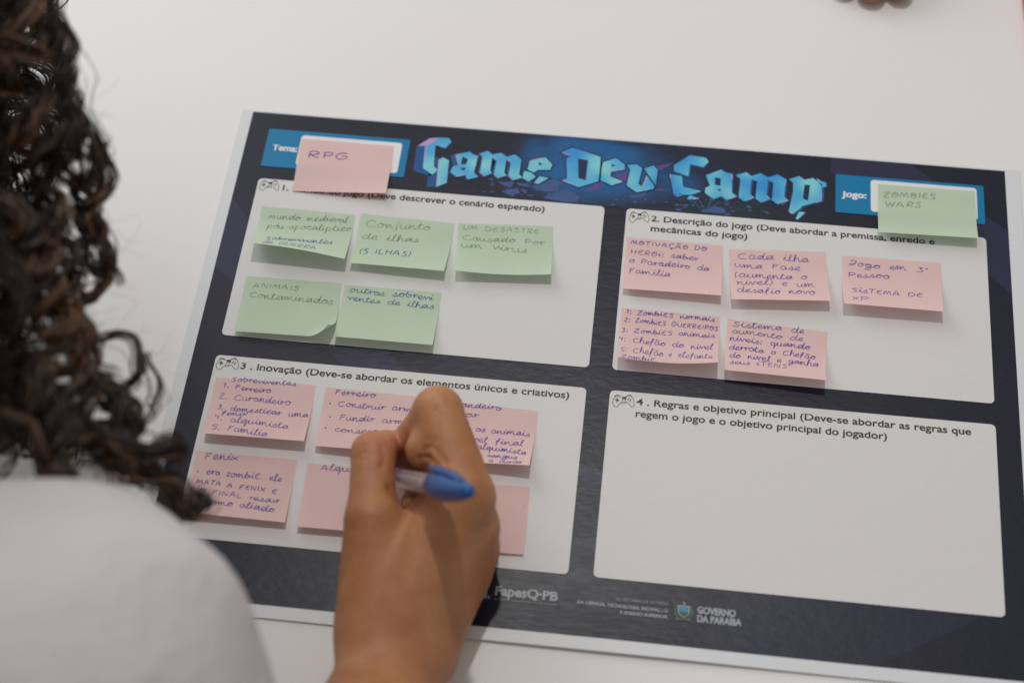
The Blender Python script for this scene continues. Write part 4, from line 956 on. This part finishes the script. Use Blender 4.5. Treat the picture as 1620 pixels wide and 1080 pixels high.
EDGE = [
 ([(-238, 15, 240), (-224, 5, 235), (-217, -8, 225), (-213, -24, 215), (-213, -41, 205), (-221, -55, 190)], 3, 10, 1.8, 0.3, 3),
 ([(-232, 13, 215), (-221, -4, 205), (-215, -20, 198), (-212, -32, 190), (-216, -44, 185)], 3, 9, 1.6, 0.45, 3),
 ([(-228, -14, 205), (-219, -22, 200), (-209, -24, 198), (-203, -32, 193), (-201, -40, 188), (-208, -45, 184), (-218, -40, 184), (-222, -28, 186), (-214, -23, 190)], 1, 9, 1.3, 0.5, 2),
 ([(-204, -31, 190), (-202, -38, 183), (-206, -48, 175), (-205, -57, 170), (-198, -65, 165), (-196, -74, 160)], 2, 10, 1.6, 0.3, 3),
 ([(-215, -39, 190), (-205, -49, 180), (-205, -56, 175), (-199, -60, 170), (-197, -58, 170)], 2, 8, 1.4, 0.35, 2),
 ([(-210, -52, 175), (-202, -60, 170), (-207, -65, 166), (-201, -72, 162), (-198, -66, 160)], 2, 8, 1.3, 0.3, 2),
 ([(-199, -63, 162), (-197, -72, 158), (-201, -79, 154), (-207, -83, 150), (-208, -91, 148)], 1.5, 8, 1.2, 0.35, 2),
 ([(-208, -74, 165), (-207, -81, 160), (-204, -83, 156), (-199, -71, 156)], 1, 7, 1.1, 0.3, 1),
 ([(-221, -55, 190), (-213, -66, 182), (-208, -75, 170), (-210, -87, 160), (-205, -95, 150)], 4, 9, 1.8, 0.3, 3),
 ([(-234, -33, 200), (-222, -46, 195), (-218, -60, 185), (-222, -74, 175), (-214, -88, 165)], 5, 9, 2, 0.3, 4),
 ([(-206, -96, 165), (-201, -98, 160), (-196, -109, 155), (-190, -115, 152)], 3, 9, 1.8, 0.3, 4),
 ([(-196, -106, 156), (-197, -97, 152), (-189, -93, 150), (-182, -97, 148), (-178, -107, 146), (-183, -115, 145), (-189, -113, 146), (-191, -107, 148)], 1, 6, 1.0, 0.55, 2),
 ([(-200, -101, 165), (-190, -117, 160), (-181, -122, 156), (-174, -124, 152), (-171, -131, 150), (-173, -140, 148), (-179, -143, 147), (-183, -137, 148)], 1.5, 8, 1.3, 0.45, 2),
 ([(-192, -122, 165), (-184, -123, 158), (-178, -131, 154), (-178, -140, 150), (-173, -147, 148)], 3, 9, 1.8, 0.3, 4),
 ([(-207, -119, 175), (-194, -130, 168), (-185, -142, 162), (-181, -155, 158)], 6, 9, 2.2, 0.25, 6),
 ([(-184, -146, 165), (-173, -148, 158), (-162, -147, 152), (-157, -142, 146), (-155, -143, 140)], 2, 9, 1.8, 0.3, 4),
 ([(-176, -153, 160), (-166, -153, 152), (-157, -154, 144), (-152, -157, 136), (-148, -158, 130), (-147, -150, 128), (-152, -146, 130)], 1.5, 9, 1.4, 0.45, 3),
 ([(-170, -153, 156), (-160, -149, 148), (-154, -153, 138), (-149, -162, 130)], 2, 9, 1.6, 0.35, 3),
 ([(-177, -101, 150), (-173, -107, 146), (-170, -116, 142), (-172, -126, 140), (-174, -134, 140)], 1, 4, 0.9, 0.75, 1),
 ([(-211, -149, 185), (-199, -155, 178), (-189, -163, 172), (-195, -172, 170), (-203, -172, 172)], 3, 9, 1.8, 0.3, 4),
 ([(-219, -129, 190), (-205, -135, 184), (-195, -145, 176), (-190, -156, 168)], 6, 9, 2.2, 0.25, 6),
 ([(-222, -92, 200), (-212, -95, 190), (-203, -105, 180), (-204, -117, 172)], 6, 9, 2.2, 0.25, 6),
 ([(-239, -27, 230), (-228, -28, 225), (-221, -38, 215), (-222, -51, 205)], 6, 9, 2.2, 0.3, 5),
 ([(-240, -2, 250), (-228, -4, 240), (-222, -15, 232), (-226, -28, 225)], 6, 9, 2.2, 0.3, 4),
 ([(-228, -83, 215), (-219, -80, 205), (-213, -93, 195), (-213, -111, 188)], 6, 9, 2.2, 0.25, 6),
]

for k, (pts, curl, ns, spread, tone, rep) in enumerate(EDGE):
    for r in range(rep):
        j = nr.normal(0, 1.5 if r else .3, 3)
        lock([np.array(p) + j + nr.normal(0, 1.2 if r else .3, 3) for p in pts], curl, nr.uniform(20, 30), int(ns * 1.3), spread, .45, nr.uniform(.2, .85))  # lighter tones paint the lit brown look of the outer curls into their colour
    # stray fine hairs round every edge curl
    for r in range(2):
        j = nr.normal(0, 3, 3); lock([np.array(p) + j + nr.normal(0, 2.0, 3) for p in pts], 1.5, 40, 1, 0, .2, .7)
# frizz: fine single hairs that stand off the curls
for k in range(240):
    pts = EDGE[nr.randint(len(EDGE))][0]; p = np.array(pts[nr.randint(len(pts))], float) + nr.normal(0, 4, 3); d = np.array((abs(nr.normal(.7, .5)), nr.normal(0, .7), nr.normal(0, .5))); Q_ = [p]
    for st in range(5):
        d = d + nr.normal(0, .3, 3); d /= np.linalg.norm(d); p = p + d * nr.uniform(2, 5); Q_.append(p.copy())
    C, _ = resample(Q_, TT); paths.append(C); radii.append(np.full(TT, .05)); tones.append(.75)
paths = np.array(paths) / 1000 - org
hair = tubes(paths, np.array(radii) / 1000, tones, "hair", M_hair, person)
# the close scalp layer under the curls
def scalp():
    F = Field(np.arange(-460, -190, 5.), np.arange(-200, 60, 5.), np.arange(130, 400, 5.))
    f = F.union([((-335, -112, 272), (-335, -72, 276), 93, 88), ((-335, -150, 235), (-335, -90, 215), 62, 60)], 20)
    X, Y, Z = np.meshgrid(*F.ax, indexing='ij')
    f += 3 * np.sin(X / 7 + Y / 13) * np.sin(Y / 8 + Z / 9); f = np.maximum(f, -(Z - 225 - (Y + 20) * -1.0) * .6)
    return surface_nets(f, F.ax)
Pc, Qc = scalp()
mesh("scalp_hair", relax(Pc, Qc, 1) / 1000 - org, Qc, M_hair, person, True)

# a second person across the table: only fingertips reach the frame
def body2_mesh():
    F = Field(axis([(-120, 70, 9), (70, 190, 1.6), (190, 620, 9)]), axis([(246, 470, 1.6), (470, 1050, 9)]), axis([(-300, 0, 9), (0, 60, 1.6), (60, 460, 9)]))
    tips = [(149, T2Y + 9, 8), (133, T2Y + 6, 8), (117, T2Y + 10, 8), (101, T2Y + 24, 7)]
    mcp = [(154, T2Y + 92, 22), (134, T2Y + 96, 24), (115, T2Y + 93, 22), (97, T2Y + 86, 18)]
    palm = F.union([((m[0], m[1], m[2]), (122 + (m[0] - 122) * .5, T2Y + 165, 22), 10.5, 15) for m in mcp] + [((128, T2Y + 165, 22), (150, T2Y + 250, 34), 22, 26, ((0, 0, 1), 1.25))], 8)
    f = palm
    for (t, m, r) in zip(tips, mcp, (7.6, 7.8, 7.4, 6.6)):
        pip = (m[0] * .5 + t[0] * .5, m[1] * .5 + t[1] * .5 + 4, 26); dip = (m[0] * .2 + t[0] * .8, m[1] * .2 + t[1] * .8 + 2, 15)
        g = smin(palm, F.union([(m, pip, 10, 9), (pip, dip, 9, 8), (dip, t, 8, r)], 3), 6); f = smin(f, g, 1)
    th = F.union([((150, T2Y + 150, 22), (176, T2Y + 112, 16), 13, 10), ((176, T2Y + 112, 16), (181, T2Y + 82, 12), 10, 9), ((181, T2Y + 82, 12), (180, T2Y + 60, 9), 9, 7.5)], 3)
    f = smin(f, th, 6)
    big = F.union([((150, T2Y + 250, 34), (205, T2Y + 420, 40), 26, 36), ((205, T2Y + 420, 40), (240, 800, 240), 38, 48), ((240, 800, 240), (400, 830, 260), 48, 48), ((400, 830, 260), (540, 830, 240), 48, 46),
        ((540, 830, 240), (570, 760, 60), 44, 34), ((395, 850, 200), (395, 880, -60), 100, 105), ((395, 880, -60), (395, 900, -220), 100, 110), ((395, 815, 280), (395, 770, 330), 50, 46), ((395, 780, 370), (395, 750, 360), 82, 78), ((395, 725, 330), (395, 700, 315), 55, 40), ((395, 672, 345), (395, 665, 330), 8, 11)], 22)
    return surface_nets(smin(big, f, 8), F.ax)
T2Y = 253.5
P2b, Q2b = body2_mesh()
person2 = empty("person", (.39, .85, 0)); tag(person2, "person across the table, only brown fingertips visible at the photo's top edge", "person")
b2 = mesh("body", relax(P2b, Q2b, 1) / 1000 - np.array((.39, .85, 0)), Q2b, M_skin, person2, True)
def shirt2_mesh():
    F = Field(np.arange(120, 700, 8.), np.arange(600, 1060, 8.), np.arange(-310, 340, 8.))
    f = F.union([((240, 800, 240), (225, 720, 150), 56, 56), ((240, 800, 240), (400, 830, 260), 57, 57), ((400, 830, 260), (540, 830, 240), 57, 55), ((540, 830, 240), (560, 790, 130), 55, 50), ((395, 850, 200), (395, 880, -60), 108, 113), ((395, 880, -60), (395, 900, -220), 108, 118)], 24)
    return surface_nets(f, F.ax)
P2s, Q2s = shirt2_mesh()
mesh("shirt", P2s / 1000 - np.array((.39, .85, 0)), Q2s, M_shirt2, person2, True)
